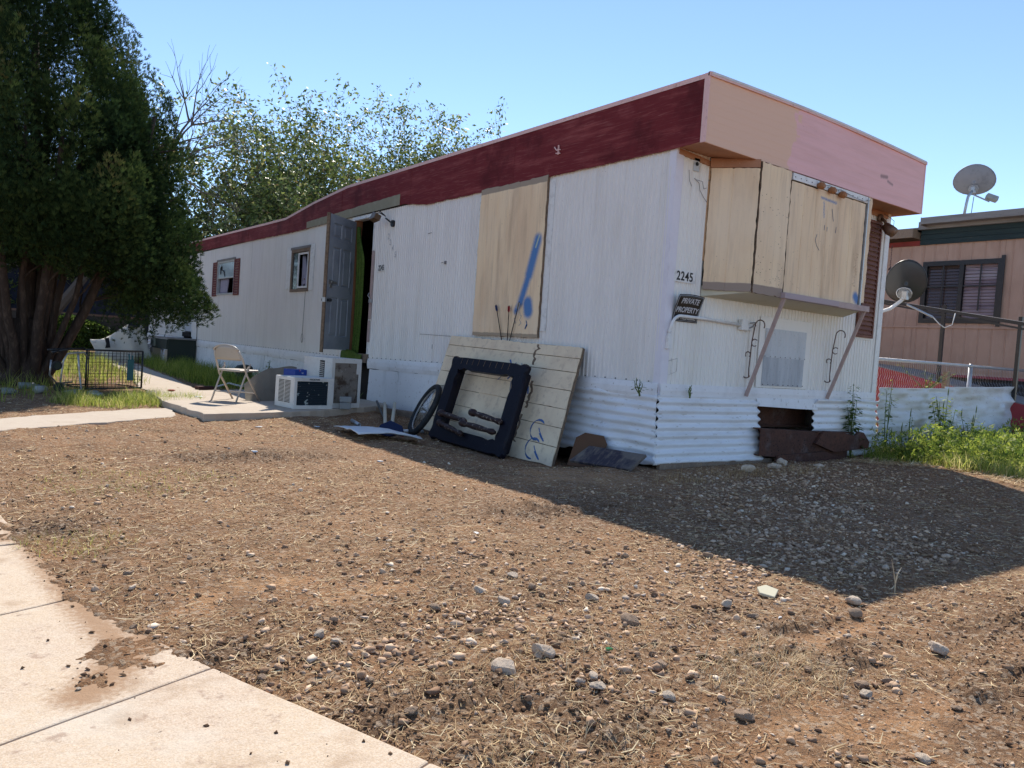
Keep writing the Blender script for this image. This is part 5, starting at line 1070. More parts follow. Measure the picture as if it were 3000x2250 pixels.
for x, z in ((-.02, .34), (.02, .06)):
    c_ = MB().disc((x, .0, z), (.15, 1, 0), .062, .03, 18).build('caster', M['rubber'], sc0); MB().disc((x, -.004, z), (.15, 1, 0), .042, .034, 14).build('caster_hub', M['greybin'], c_); MB().bar((x, .02, z), (x+.10, .03, z+.03), .03, .02, (0, 1, 0)).build('caster_fork', M['chrome'], c_)
MB().box(1.03, 1.12, -.03, .0, .14, .44).tube([(1.05, -.015, .44), (1.04, -.015, .52)], .012, 6).tube([(1.10, -.015, .44), (1.10, -.015, .5)], .012, 6).build('plastic_flap', M['teal'], sc0, bevel=.01)

# ------------------------------------------------------------------ covered mattress heap beyond
tp0 = thing('mattress', 'dirty cream mattress slumped on the grass beyond the shopping cart', 'mattress', (-2.2, 17.0, 0)); tp0.scale = (.95, .9, .95)
m = MB()
def fn(u, v):
    x = 1.5*u; hgt = .55+.5*sst(.1, .75, u)-.75*sst(.80, 1.0, u); a = v*math.pi*.8
    return (x+.05*math.sin(v*9), -.15+.75*v+.05*math.sin(u*17+v*4)+.3*(u-.5), max(0.0, hgt*math.sin(min(1.57, v*2.6)))+.05*(float(vnoise(u*7, v*7, 3))-.5))
m.grid(40, 16, fn); m.build('cover', M['canvas'], tp0, smooth=True, solid=.02)
m = MB(); m.prism([(.0, 0), (.12, .02), (.10, .16), (.08, .28), (-.02, .26), (.02, .12)], (.28, -.16, .36), (1, .1, 0), (0, .1, 1), -.02); m.prism([(0, 0), (.3, .05), (.34, .2), (.2, .12), (.1, .22), (.02, .12)], (.85, .2, .92), (1, 0, 0), (0, .3, 1), .1); m.build('dark_rags', M['letter'], tp0, kind='stuff')
ml = thing('timber_stack', 'low stack of grey boards on the grass at the far end of the home', 'timber', (-.5, 19.5, 0))
for k in range(3): MB().box(-.9, .5, -.1+.04*k, .1+.03*k, .30+.05*k, .34+.05*k).build('plank', M['greywood'], ml)
MB().box(-.7, -.5, -.08, .08, 0, .30).box(.2, .4, -.08, .08, 0, .3).build('block', M['concrete'], ml)

# ------------------------------------------------------------------ stones, gravel, straw
def ico():
    t = (1+5**.5)/2; v = np.array([(-1, t, 0), (1, t, 0), (-1, -t, 0), (1, -t, 0), (0, -1, t), (0, 1, t), (0, -1, -t), (0, 1, -t), (t, 0, -1), (t, 0, 1), (-t, 0, -1), (-t, 0, 1)], float)
    v /= np.linalg.norm(v[0]); f = np.array([(0, 11, 5), (0, 5, 1), (0, 1, 7), (0, 7, 10), (0, 10, 11), (1, 5, 9), (5, 11, 4), (11, 10, 2), (10, 7, 6), (7, 1, 8), (3, 9, 4), (3, 4, 2), (3, 2, 6), (3, 6, 8), (3, 8, 9), (4, 9, 5), (2, 4, 11), (6, 2, 10), (8, 6, 7), (9, 8, 1)])
    return v, f
IV, IF = ico()
def subdiv(v, f):
    v = [tuple(p) for p in v]; c = {}; nf = []
    def mid(a, b):
        k = (min(a, b), max(a, b))
        if k not in c: p = np.array(v[a])+np.array(v[b]); v.append(tuple(p/np.linalg.norm(p))); c[k] = len(v)-1
        return c[k]
    for a, b, d in f: x, y, z = mid(a, b), mid(b, d), mid(d, a); nf += [(a, x, z), (x, b, y), (z, y, d), (x, y, z)]
    return np.array(v), np.array(nf)
SV, SF = subdiv(*subdiv(IV, IF))
def rockmesh(seed):
    r = np.random.default_rng(seed); v = SV.copy()
    for _ in range(11):       # cut flat facets
        n = r.normal(size=3); n /= np.linalg.norm(n); d = v@n; k = r.uniform(.5, .85); v = v-np.outer(np.maximum(d-k, 0), n)
    v *= np.array([r.uniform(.9, 1.25), r.uniform(.75, 1.0), r.uniform(.55, .8)]); v += r.normal(size=v.shape)*.018
    me = bpy.data.meshes.new('rock'); me.from_pydata([tuple(p) for p in v], [], [tuple(int(i) for i in q) for q in SF]); return me
RM = [rockmesh(k) for k in range(9)]
def rocklib(mt): 
    L = []
    for me in RM: c = me.copy(); c.materials.append(mt); L.append(c)
    return L
RL = {'p': rocklib(M['stone_big']), 'd': rocklib(M['rock_dark']), 'g': rocklib(M['rock_grey'])}
RK = [(-3.51, -2.37, .025, 'p', 'rounded pale rock, farthest left of the cluster of stones in the middle of the yard'), (-3.50, -2.51, .024, 'p', 'tan rock just below the farthest pale rock in the middle of the yard'),
(-3.70, -2.99, .034, 'p', 'large wedge-shaped tan rock in the lower middle of the yard'), (-3.87, -3.03, .034, 'p', 'large pitted pale rock left of the wedge-shaped tan rock'), (-3.73, -3.21, .018, 'p', 'upright pale stone in the group of three near the bottom'),
(-3.69, -3.22, .019, 'p', 'flat pinkish stone at the right of the group of three near the bottom'), (-3.72, -3.27, .018, 'g', 'small whitish stone at the front of the group of three near the bottom'), (-3.58, -3.41, .017, 'g', 'grey stone right of the group of three near the bottom'),
(-3.78, -2.47, .022, 'd', 'brown flat stone left of the rounded pale rock'), (-3.27, -2.25, .023, 'p', 'tan stone above the gravel at the centre of the yard'), (-3.30, -2.43, .021, 'd', 'brownish stone in the gravel right of the rounded pale rock'),
(-3.15, -2.62, .024, 'g', 'flat grey stone in the gravel, centre right'), (-3.22, -2.91, .029, 'd', 'brown long rock at the lower edge of the gravel'), (-3.42, -3.24, .025, 'd', 'half-buried brown rock in the lower right middle'), (-4.25, -2.90, .014, 'd', 'dark clod-like stone beside the walk, upper one'), (-4.25, -3.14, .014, 'd', 'dark clod-like stone beside the walk, lower one'),
(-2.14, -3.14, .033, 'p', 'tan rock at the tip of the roof shadow'), (-2.28, -3.23, .029, 'd', 'pinkish brown rock just below the tip of the roof shadow'), (-3.47, -3.59, .026, 'd', 'round dark rock standing alone at the lower right'), (-2.36, -3.59, .030, 'p', 'jagged whitish rock at the far right'),
(-2.98, -3.47, .018, 'd', 'small brown rock between the long dirt ridges'), (-2.92, -3.61, .021, 'd', 'brown rock above the pale one in a pair at the lower right'), (-2.99, -3.67, .022, 'p', 'pale rock at the front of a pair at the lower right'), (-2.83, -3.65, .015, 'd', 'small dark rock right of the pair at the lower right'),
(-2.86, -3.87, .013, 'd', 'small dark rock far down at the right'), (-3.24, -3.95, .018, 'p', 'pale rock at the bottom right edge'), (-2.71, -2.94, .022, 'g', 'dark grey block of stone in the gravel left of the shadow tip'), (-2.70, -3.06, .024, 'd', 'reddish brown rock below the grey block'),
(-2.14, -2.38, .022, 'd', 'brown rock on the left border of the roof shadow'), (-1.58, -3.58, .018, 'd', 'brown rock at the right edge of the yard'), (-2.53, -3.34, .015, 'g', 'small grey stone right of the loose soil'), (-4.65, -1.65, .019, 'd', 'brown upright rock near the top corner of the walk'),
(-4.24, -2.52, .018, 'g', 'pale grey stone, upper of two touching stones right of the walk'), (-4.22, -2.60, .018, 'g', 'pale grey stone, lower of two touching stones right of the walk'), (-4.50, -2.74, .013, 'd', 'squarish brown stone at the edge of the walk'), (-4.42, -2.66, .011, 'g', 'small bluish stone near the squarish brown one'),
(-4.94, -2.62, .007, 'g', 'tiny pale pebble lying on the sidewalk'), (-4.74, -2.24, .011, 'd', 'dark pebble in the dirt spilling onto the walk'), (-4.39, -1.50, .013, 'd', 'small brown stone in the straw above the walk'), (1.22, -.44, .055, 'p', 'left pale rock of two under the rusty beam'),
(1.50, -.34, .06, 'p', 'right pale rock of two under the rusty beam'), (.72, -.50, .06, 'g', 'flat grey rock before the corrugated skirting'), (1.70, -.62, .04, 'g', 'grey rock in front of the right end of the rusty beam')]
for i, (x, y, r, kd, lb) in enumerate(RK):
    me = RL[kd][i % 9]; o = bpy.data.objects.new('rock', me); COL.objects.link(o); hz = gh(x, y) if not (-4.97 < x < -4.9) else .012
    o.location = (x, y, max(hz, -.1)+r*.42); o.scale = (r*1.2, r*1.2, r*1.2); o.rotation_euler = (random.uniform(-.3, .3), random.uniform(-.3, .3), random.uniform(0, 6.2)); tag(o, lb, 'rock', 'loose rocks in the yard')
fl_ = MB(); fl_.prism([(-.05, -.03), (.045, -.035), (.055, .02), (.0, .05), (-.055, .03)], (0, 0, 0), (1, 0, 0), (0, 1, 0), .012); o = fl_.build('stone_slab', mat('yellowish_slab', (.55, .50, .36), rough=.8), bevel=.003); o.location = (-2.38, -2.90, gh(-2.38, -2.9)+.012); o.rotation_euler = (.15, -.1, .5); tag(o, 'flat yellowish slab in the gravel near the shadow tip', 'slab')
gg = MB(); gg.prism([(-.012, 0), (.012, -.004), (.01, .012), (-.006, .014)], (0, 0, 0), (1, 0, 0), (0, 1, 0), .006); o = gg.build('glass_shard', M['greenglass']); o.location = (-3.50, -3.09, gh(-3.5, -3.09)+.008); tag(o, 'small green glass shard in the gravel', 'glass')

def sprays(centres, dirs, size, rnd, fan=(-.6, 0, .6), wd=.28, name='foliage', mt=None, parent=None):
    n = len(centres); d = dirs/np.linalg.norm(dirs, axis=1)[:, None]; r = RNG.normal(size=(n, 3)); s_ = np.cross(d, r); s_ /= np.linalg.norm(s_, axis=1)[:, None]+1e-9; nn = np.cross(d, s_)
    Vs = []
    for a in fan:
        dd = d*math.cos(a)+s_*math.sin(a); ss = -d*math.sin(a)+s_*math.cos(a); L0 = size[:, None]*(1 if a == 0 else .8)
        tip = centres+dd*L0-nn*L0*.12; mid = centres+dd*L0*.5; w_ = L0*wd
        Vs.append(np.stack([centres, mid+ss*w_*.5, tip, mid-ss*w_*.5], 1))
    V = np.concatenate(Vs, 1); k = len(fan); q = (np.array([[4*i, 4*i+1, 4*i+2, 4*i+3] for i in range(k)])[None]+(np.arange(n)*4*k)[:, None, None]).reshape(-1, 4)
    return npmesh(name, V.reshape(-1, 3), q, mt, np.repeat(rnd, k), parent)
def in_slab(x, y):
    a = (x < EX(y)+.005)
    pth = (x < -3.06) & (x > -7.5) & (np.abs((y-.5*(np.interp(x, [-7.5, -4.8, -3.1], [.95, 2.8, 4.0])+np.interp(x, [-7.5, -4.8, -3.1], [1.95, 3.72, 4.9])))) < .42)
    sl_ = (x > -3.03) & (x < 0) & (y > np.interp(x, [-3.0, -2.3, -1.65, -1.0, -.45], [3.62, 3.8, 4.06, 4.42, 4.78])) & (y < 7)
    ho = (x > -.12) & (y > -.16) & (x < 9)
    return a, pth, sl_, ho
def sample(n, rmax, pw=1.0, rmin=.9):
    """positions over the yard in front of the camera, thinning with distance"""
    r = rmin+(rmax-rmin)*RNG.random(n)**pw; a = math.atan2(.80146, .59655)+rad(46)*(RNG.random(n)*2-1)
    x = -5.25+r*np.cos(a); y = -4.82+r*np.sin(a); return x, y
OV = np.array([(1, 0, 0), (-1, 0, 0), (0, 1, 0), (0, -1, 0), (0, 0, 1), (0, 0, -1)], float); OF = np.array([(0, 2, 4), (2, 1, 4), (1, 3, 4), (3, 0, 4), (2, 0, 5), (1, 2, 5), (3, 1, 5), (0, 3, 5)])
def scatter_stones(name, n, rmax, pw, size, mt, dens, label, flat=.65, cval=None, seed=0, sink=.25, onwalk=0., lo=False, box=None):
    x, y = sample(n, rmax, pw) if box is None else (RNG.uniform(box[0], box[1], n), RNG.uniform(box[2], box[3], n)); a, p, s_, h = in_slab(x, y); keep = (~s_) & (~h) & (~p | (RNG.random(n) < .15)) & (~a | (RNG.random(n) < onwalk*np.clip(.05+tongue(x, y)+.5*np.exp(-((x+4.82)/.16)**2-((y+2.45)/.3)**2), 0, 1))) & (RNG.random(n) < dens(x, y))
    x = x[keep]; y = y[keep]; a = a[keep]; n = len(x); sz = size[0]+(size[1]-size[0])*RNG.random(n)**2.6
    z = ground_h(x, y); z = np.where(a, .012, z)
    BV, BF = (OV, OF) if lo else (IV, IF); nv = len(BV); B = BV[None]*(1+.24*RNG.normal(size=(n, nv, 1)).clip(-1.6, 1.6))+.28*RNG.normal(size=(n, nv, 3)).clip(-1.4, 1.4); S = np.stack([RNG.uniform(.8, 1.25, n), RNG.uniform(.7, 1.1, n), RNG.uniform(flat*.6, flat*1.3, n)], -1)
    B = B*S[:, None]*sz[:, None, None]; th = RNG.random(n)*6.28; c, s2 = np.cos(th)[:, None], np.sin(th)[:, None]
    tx = RNG.normal(size=n)[:, None]*.35
    X_ = B[..., 0]*c-B[..., 1]*s2; Y_ = B[..., 0]*s2+B[..., 1]*c; Z_ = B[..., 2]+X_*tx*.4
    V = np.stack([X_+x[:, None], Y_+y[:, None], Z_+(z+sz*flat*(1-2*sink))[:, None]], -1).reshape(-1, 3)
    Fc = (BF[None]+(np.arange(n)*nv)[:, None, None]).reshape(-1, 3); rv = cval(n) if cval else RNG.random(n)
    o = npmesh(name, V, Fc, mt, np.repeat(rv, len(BF))); tag(o, label, kind='stuff'); return o
def gdens(x, y):
    # gravel drift from the end wall toward the camera
    g_ = 0*x
    for a, b, rx, ry in ((-4.03, -2.74, .3, .15), (-3.6, -2.6, .42, .26), (-3.43, -2.87, .4, .18), (-2.84, -2.73, .5, .3), (-2.26, -2.63, .5, .35), (-1.31, -2.4, .8, .5), (-.39, -1.64, 1.0, .6), (.4, -.97, 1.2, .5), (-3.28, -2.02, .4, .3), (-3.1, -3.2, .3, .14), (-3.58, -3.15, .3, .12), (1.2, -1.6, .9, .6)): g_ = np.maximum(g_, np.exp(-((x-a)/rx)**2-((y-b)/ry)**2))
    nz = vnoise(x*4.5, y*4.5, 21); return np.clip((.06+.80*g_*np.clip(nz*1.9-.2, .3, 1)+.18*np.clip(vnoise(x*1.2+5, y*1.2, 33)*2-1, 0, 1))*(1-.8*patch(BAREP, x, y))*(1-.6*patch(DARKP, x, y)), 0, 1)
scatter_stones('gravel', 52000, 9.5, 1.3, (.0035, .017), M['gravel'], gdens, 'loose tan and grey gravel', .62)
scatter_stones('gravel', 26000, 9, 1, (.004, .017), M['gravel'], lambda x, y: np.clip(np.exp(-((x-np.interp(y, [-3, -2, -1, -.3], [-1.6, -.7, .6, 1.3]))/1.15)**2)*np.clip(vnoise(x*3.2, y*3.2, 24)*2-.25, .1, 1), 0, 1), 'drift of gravel in the shadow of the roof', .6, box=(-3.2, 3.0, -3.0, -.35))
scatter_stones('pebbles', 50000, 13, 1.3, (.0022, .0075), M['gravel'], lambda x, y: .35+.6*vnoise(x*2, y*2, 15), 'tiny pebbles mixed into the dirt', .55, lo=True)
scatter_stones('soil_crumbs', 60000, 6.5, 1.2, (.002, .009), M['clod'], lambda x, y: np.clip(.10+1.2*patch(DARKP, x, y)+.5*np.clip(vnoise(x*2.3, y*2.3, 44)*2-1.1, 0, 1)-.3*patch(BAREP, x, y)+.8*tongue(x, y)*(x < EX(y)), 0, 1), 'crumbled dark soil', .75, onwalk=.30, lo=True)
def blades(name, x, y, z, ln, wd, lean_, mt, rnd, seg=3, label=None, flat=False, curl=.5):
    n = len(x); th = RNG.random(n)*6.283; d = np.stack([np.cos(th), np.sin(th)], -1); s_ = np.stack([-d[:, 1], d[:, 0]], -1)
    rows = []
    for k in range(seg+1):
        t = k/seg
        if flat:
            out = ln*(t-.5); c = curl*ln*(RNG.normal(size=n)*.22)*math.sin(t*math.pi); px = x+d[:, 0]*out+s_[:, 0]*c; py = y+d[:, 1]*out+s_[:, 1]*c; pz = z+ln*lean_*abs(t-.35)+.001
            ww = wd*(1-.5*abs(2*t-1))
        else:
            out = ln*lean_*(t**(1+curl)); px = x+d[:, 0]*out; py = y+d[:, 1]*out; pz = z+ln*t*np.sqrt(np.clip(1-(lean_*t)**2*.6, .05, 1)); ww = wd*(1-t*.9)
        rows.append(np.stack([px-s_[:, 0]*ww, py-s_[:, 1]*ww, pz], -1)); rows.append(np.stack([px+s_[:, 0]*ww, py+s_[:, 1]*ww, pz+(wd*.6 if flat else 0)], -1))
    V = np.stack(rows, 1); k2 = 2*(seg+1); base = (np.arange(n)*k2)[:, None, None]
    q = np.array([[2*k, 2*k+1, 2*k+3, 2*k+2] for k in range(seg)])[None]+base
    return tag(npmesh(name, V.reshape(-1, 3), q.reshape(-1, 4), mt, np.repeat(rnd, seg)), label, kind='stuff')
# straw lying flat
x, y = sample(115000, 11, 1.25); a, p, s_, h = in_slab(x, y); dn = np.clip(.45+1.3*(vnoise(x*.9+3, y*.9, 51)-.35)+.6*(vnoise(x*3, y*3, 52)-.5)-.5*(gdens(x, y) > .55)-.7*patch(DARKP, x, y)-.9*patch(BAREP, x, y), .03, 1)
k = (~s_) & (~h) & (~p) & (~a) & (RNG.random(len(x)) < dn); x = x[k]; y = y[k]; n = len(x)
blades('straw_litter', x, y, ground_h(x, y)+.002, .012+.07*RNG.random(n)**2.4, (.0006+.0012*RNG.random(n))*np.clip(np.hypot(x+5.25, y+4.82)/3.2, 1, 2.2), .12+.22*RNG.random(n), M['straw'], RNG.random(n), 2, 'dry straw cuttings scattered over the dirt', flat=True, curl=1.2)
def seedpatch(name, cx, cy, rx, ry, n, l0, l1, wd, rr, label, mt=None, lean_=.6, cond=None, edge=1.0):
    a = RNG.random(n)*6.283; r = np.sqrt(RNG.random(n)); x = cx+rx*r*np.cos(a); y = cy+ry*r*np.sin(a)
    q = vnoise(x*3.3, y*3.3, 61); k = RNG.random(n) < np.clip((1-r)*2.2*edge+.2, 0, 1)*np.clip(q*2.2-.3, .15, 1)
    if cond: k &= cond(x, y)
    x, y = x[k], y[k]; m_ = len(x); q = q[k]
    return blades(name, x, y, ground_h(x, y)-.005, (l0+(l1-l0)*RNG.random(m_))*(.55+.7*q), wd*(.6+.8*RNG.random(m_)), lean_*(.4+.9*RNG.random(m_)), mt or M['grass'], np.clip(rr[0]+(rr[1]-rr[0])*RNG.random(m_), 0, 1), 4, label)
seedpatch('grass', -3.25, 5.55, 1.0, .85, 7000, .08, .20, .0028, (.2, .95), 'bright green grass patch beside the shopping cart', lean_=.8, cond=lambda x, y: (y > 4.55+.62*(x+3.95)) & (x < -2.5+.0*y), edge=1.6)
seedpatch('grass', -5.2, 9.8, 2.2, 4.5, 9000, .10, .3, .004, (.2, .9), 'green grass behind the cypress at left', cond=lambda x, y: (x+4.1)**2+(y-8.4)**2 > .35)
seedpatch('grass', -2.6, 14.5, 1.6, 6.0, 9000, .10, .3, .005, (.2, .9), 'green grass in the sun behind the cypress', cond=lambda x, y: np.abs(x-np.interp(y, [6, 10, 17], [-2.3, -2.05, -1.6])) > .34)
seedpatch('grass', -.95, 12.5, .85, 6.0, 12000, .10, .36, .005, (.0, .75), 'green grass and weeds along the back skirting', cond=lambda x, y: (x < -.12) & (x > np.interp(y, [6, 10, 17], [-1.9, -1.6, -1.2])), edge=1.8)
seedpatch('grass', 5.4, -1.2, 3.6, 1.7, 52000, .05, .22, .0045, (.5, 1.0), 'sunlit tall grass before the corrugated fence', lean_=.75, cond=lambda x, y: (y < -.12) & (y > -2.7+.5*vnoise(x*4, y*4, 88)) & (x > 3.45-.6*vnoise(x*3, y*3, 87)), edge=1.8)  # blade tones kept pale: sunlight put into the colour
seedpatch('grass', 3.75, -.5, .75, .45, 5000, .05, .18, .0035, (.0, .6), 'shaded green grass at the right end of the home', cond=lambda x, y: (y < -.2) & (x > 3.0), edge=1.3)  # blade tones kept dark: shade put into the colour
seedpatch('grass', 7.5, 1.2, 1.5, 1.0, 2000, .2, .5, .005, (.2, .9), 'grass behind the chain link fence', cond=lambda x, y: (y > .35) & (x < 7.4))
seedpatch('dry_grass_tuft', -4.02, -3.52, .26, .16, 1500, .03, .10, .0010, (.6, 1), 'pale dry grass tuft at the lower centre', M['straw'], 1.1)
seedpatch('dry_grass_tuft', -4.75, -1.1, .30, .22, 260, .03, .08, .001, (.5, 1), 'dull green tuft near the top of the walk', M['grass'], 1.1)
seedpatch('dry_grass_tuft', -3.15, -3.45, .30, .22, 700, .03, .09, .001, (.6, 1), 'dry grass tuft in the loose soil at lower right', M['straw'], 1.1)
seedpatch('dry_grass_tuft', -3.65, -3.05, .6, .3, 500, .03, .08, .0009, (.3, 1), 'thin straw tufts around the larger tan rocks', M['straw'], 1.3)
seedpatch('dry_grass_tuft', .6, -.62, 1.3, .3, 2200, .04, .12, .0014, (.2, .8), 'dry grass tufts before the corrugated skirting', M['straw'], 1.1)
seedpatch('dry_grass_tuft', -4.2, .3, .7, .5, 700, .02, .06, .0014, (.3, .9), 'faded grass in the left of the yard', M['grass'], 1.1)

# ------------------------------------------------------------------ weeds and vines
def plant(name, x, y, h, label, cat='weed', nleaf=60, leaf=.05, spread=.12, spikes=1, dark=0., stems=3, z0=None):
    t = thing(name, label, cat, (x, y, gh(x, y) if z0 is None else z0)); ms = MB(); V = []; F_ = []; rn = []
    for s_ in range(stems):
        hh = h*random.uniform(.6, 1) if s_ else h; dx, dy = random.uniform(-spread, spread), random.uniform(-spread, spread)*.6
        pts = [Vector((dx*t_*.9+.01*math.sin(t_*7+s_), dy*t_, hh*t_)) for t_ in np.linspace(0, 1, 7)]; ms.tube(pts, [.006*(1-.7*i/6)+.0012 for i in range(7)], 5)
        if s_ < spikes: ms.tube([pts[-1], pts[-1]+Vector((.003, 0, .05)), pts[-1]+Vector((.008, 0, .10))], [.006, .007, .002], 5)
        for k in range(nleaf//stems):
            tt = random.uniform(.12, 1)**.8; p = pts[0].lerp(pts[-1], tt); p = Vector((dx*tt*.9+.01*math.sin(tt*7+s_), dy*tt, hh*tt)); a = random.uniform(0, 6.28)
            L_f = leaf*random.uniform(.5, 1.2)*(1.15-.5*tt); d = Vector((math.cos(a), math.sin(a), random.uniform(-.5, .45))).normalized(); sdv = d.cross(Vector((0, 0, 1))).normalized(); stalk = random.uniform(.2, .9)*L_f
            b = p+d*stalk; n0 = len(V); V.extend([b, b+d*L_f*.5+sdv*L_f*.30, b+d*L_f+Vector((0, 0, -.15*L_f)), b+d*L_f*.5-sdv*L_f*.30]); F_.append((n0, n0+1, n0+2, n0+3)); rn.append(min(1, max(0, random.random()*(1-dark)+.2*tt)))
    ms.build('stem', mat_stem, t, smooth=True); npmesh('leaves', [tuple(v) for v in V], F_, M['weedleaf'], rn, t); return t
mat_stem = mat('green_stem', (.10, .14, .04), rough=.7)
plant('vine', 3.12, -.13, .84, 'leafy vine climbing the corrugated skirting at the right of the end wall', 'vine', 300, .085, .12, 0, .6, 5)
plant('vine', 3.82, -.16, .95, 'thin vine with a bright leafy top at the right corner of the home', 'vine', 110, .07, .06, 0, .1, 3)
plant('weed', 4.75, -.42, .78, 'tallest weed with seed spike before the corrugated fence', 'weed', 300, .10, .24, 2, .15, 8)
plant('weed', 5.4, -.45, .58, 'bushy weed right of the tallest one before the corrugated fence', 'weed', 200, .085, .28, 3, .25, 8)
plant('weed', 4.1, -.30, .50, 'dark thin weed left of the tallest one before the corrugated fence', 'weed', 80, .05, .16, 1, .6, 4)
for k, (x, y, h, wl_) in enumerate(((5.6, -1.1, .40, 'second right of the tallest weed'), (6.2, -1.2, .40, 'third right of the tallest weed'), (4.9, -1.1, .36, 'in the grass straight before the bushy weed'), (4.1, -.95, .34, 'on the border of the roof shadow'), (7.2, -.5, .46, 'before the right end of the corrugated fence'), (4.3, -1.6, .28, 'nearest the camera at the grass edge'), (3.6, -.5, .34, 'in shade at the foot of the climbing vine'), (7.8, -.6, .44, 'past the right end of the corrugated fence'))):
    o = plant('weed', x, y, h, 'low weed with pale seed spikes '+wl_, 'weed', 110, .055, .25, 3, .0, 7); o['group'] = 'low weeds before the corrugated fence'
plant('weed', -.22, .02, .16, 'small grass tuft growing from the corner of the home at the skirting top', 'weed', 24, .05, .06, 0, .5, 4, z0=.64)
plant('weed', .35, -.07, .12, 'tiny weed sprouting from the skirting seam under the conduit', 'weed', 8, .03, .02, 0, .5, 3, z0=.64)
plant('weed', -1.15, 6.6+.9, .28, 'bright broad-leaved weed left of the folding chair', 'weed', 90, .08, .30, 0, .0, 7)
plant('weed', -1.25, 9.3, .25, 'leafy weed on the path edge by the white scoop', 'weed', 70, .07, .3, 0, .1, 6)
plant('weed', -.5, 8.9, .5, 'tall thin weed against the back skirting', 'weed', 50, .07, .1, 0, .6, 2)
plant('weed', -.85, 6.9, .30, 'dark weed behind the folding chair', 'weed', 70, .07, .25, 0, .7, 5)
plant('weed', -.18, 5.9, .18, 'small weed by the slab at the foot of the door', 'weed', 20, .05, .1, 0, .5, 3)
o = plant('vine', 5.3, .12, .35, 'vine tangled in the chain link fence', 'vine', 70, .05, .5, 0, .1, 7, z0=.8)
n = 22000; x = RNG.uniform(3.2, 8.9, n); y = -.15-2.1*RNG.random(n)**1.1; k = (x > 3.5-.5*vnoise(x*3, y*3, 87)) & (vnoise(x*2.2, y*2.2, 81)+.15*RNG.random(n) > .42); x, y = x[k], y[k]; n = len(x); hh = (.05+.36*RNG.random(n)**1.2)*(.4+.9*vnoise(x*2.6, y*2.6, 82)); P_ = np.stack([x, y, ground_h(x, y)+hh], -1)
ug = sprays(P_, RNG.normal(size=(n, 3))+np.array([0, 0, .9]), .03+.05*RNG.random(n), np.clip(.25+.75*RNG.random(n), 0, 1), (-.5, .5), .32, 'weed_leaves', M['weedleaf']); tag(ug, 'leafy low weeds mixed through the grass before the corrugated fence', kind='stuff')
n = 9000; x = RNG.uniform(2.4, 8, n); y = -2.6+2.2*RNG.random(n); k = vnoise(x*2, y*2, 89) > .35; x, y = x[k], y[k]; n = len(x)
blades('dead_grass', x, y, ground_h(x, y)+.004, .04+.14*RNG.random(n)**1.5, .0018+.0015*RNG.random(n), .25+.3*RNG.random(n), M['straw'], .4+.6*RNG.random(n), 2, 'bent dead grass stems at the edge of the weeds', flat=True, curl=1.2)
# dry forked stalk near the shadow tip
m = MB(); m.tube([(0, 0, 0), (-.005, 0, .05), (-.03, 0, .11), (-.055, 0, .16)], [.003, .0028, .002, .001], 5).tube([(-.003, 0, .045), (.012, 0, .09), (.04, .0, .115)], [.0026, .002, .001], 5).tube([(.0, 0, .01), (.02, .01, .05), (.018, .01, .09)], [.002, .0015, .001], 5)
o = m.build('dry_stalk', M['drytwig']); o.location = (-1.82, -3.16, gh(-1.82, -3.16)); tag(o, 'forked dry stalk standing at the edge of the roof shadow', 'stalk')
# litter under the tree and in the yard
def bottle(x, y, rz, label, mt, r=.035, l=.2):
    o = MB().tube([(0, 0, r), (l*.7, 0, r), (l*.85, 0, r), (l, 0, r)], [r, r, r*.4, r*.38], 12).build('bottle', mt, smooth=True); o.location = (x, y, gh(x, y)); o.rotation_euler = (0, 0, rz); return tag(o, label, 'bottle', 'bottles and cans below the cypress')
bottle(-4.62, 6.6, .6, 'cloudy plastic bottle, leftmost of the litter below the cypress', M['clear']); bottle(-4.40, 7.4, .2, 'crushed pale bottle nearest the trunk', M['clear'], .045, .25); bottle(-4.25, 6.75, 1.0, 'dusty pink bottle between trunk and cart', M['litterg'], .05, .25)
def cano(x, y, rz, label):
    t = thing('drink_can', label, 'can', (x, y, gh(x, y)+.033), rz, 'cans in front of the shopping cart'); MB().tube([(0, 0, 0), (.01, 0, 0), (.15, 0, 0), (.16, 0, 0)], [.026, .033, .033, .026], 14).build('can_body', M['can'], t, smooth=True); MB().disc((-.001, 0, 0), (1, 0, 0), .024, .002).build('can_lid', M['alu'], t)
cano(-3.93, 6.28, .55, 'long silver can lying in front of the shopping cart'); cano(-3.66, 6.42, -.9, 'silver can end-on right of the long silver can')
def crump(x, y, r, mt, label, cat='litter', fl=.45):
    me = RM[int(abs(x*100)) % 9].copy(); me.materials.append(mt); o = bpy.data.objects.new('litter_scrap', me); COL.objects.link(o); o.location = (x, y, (gh(x, y) if not (-3 < x < -.4 and y > 4.2) else .078)+r*fl*.5); o.scale = (r, r*.7, r*fl); o.rotation_euler = (0, 0, x*7); return tag(o, label, cat, 'litter in the yard')
crump(-4.55, 7.0, .09, M['litterg'], 'grey plastic bag scrap under the left of the cypress'); crump(-4.30, 7.7, .10, M['litterw'], 'white crumpled bag close to the trunk'); crump(-3.85, 6.9, .09, M['litterg'], 'grey tub by the shopping cart wheels'); crump(-3.62, 6.55, .08, M['clear'], 'clear cup beside the silver cans', fl=.9)
crump(-2.50, 5.75, .09, M['litterw'], 'white paper scraps on the slab left of the chair', fl=.12); crump(-2.66, 6.6, .06, M['redrag'], 'small red wrapper on the path left of the chair', fl=.4); crump(-2.62, 3.0, .045, M['litterw'], 'white paper strip on the dirt below the slab corner', fl=.2)
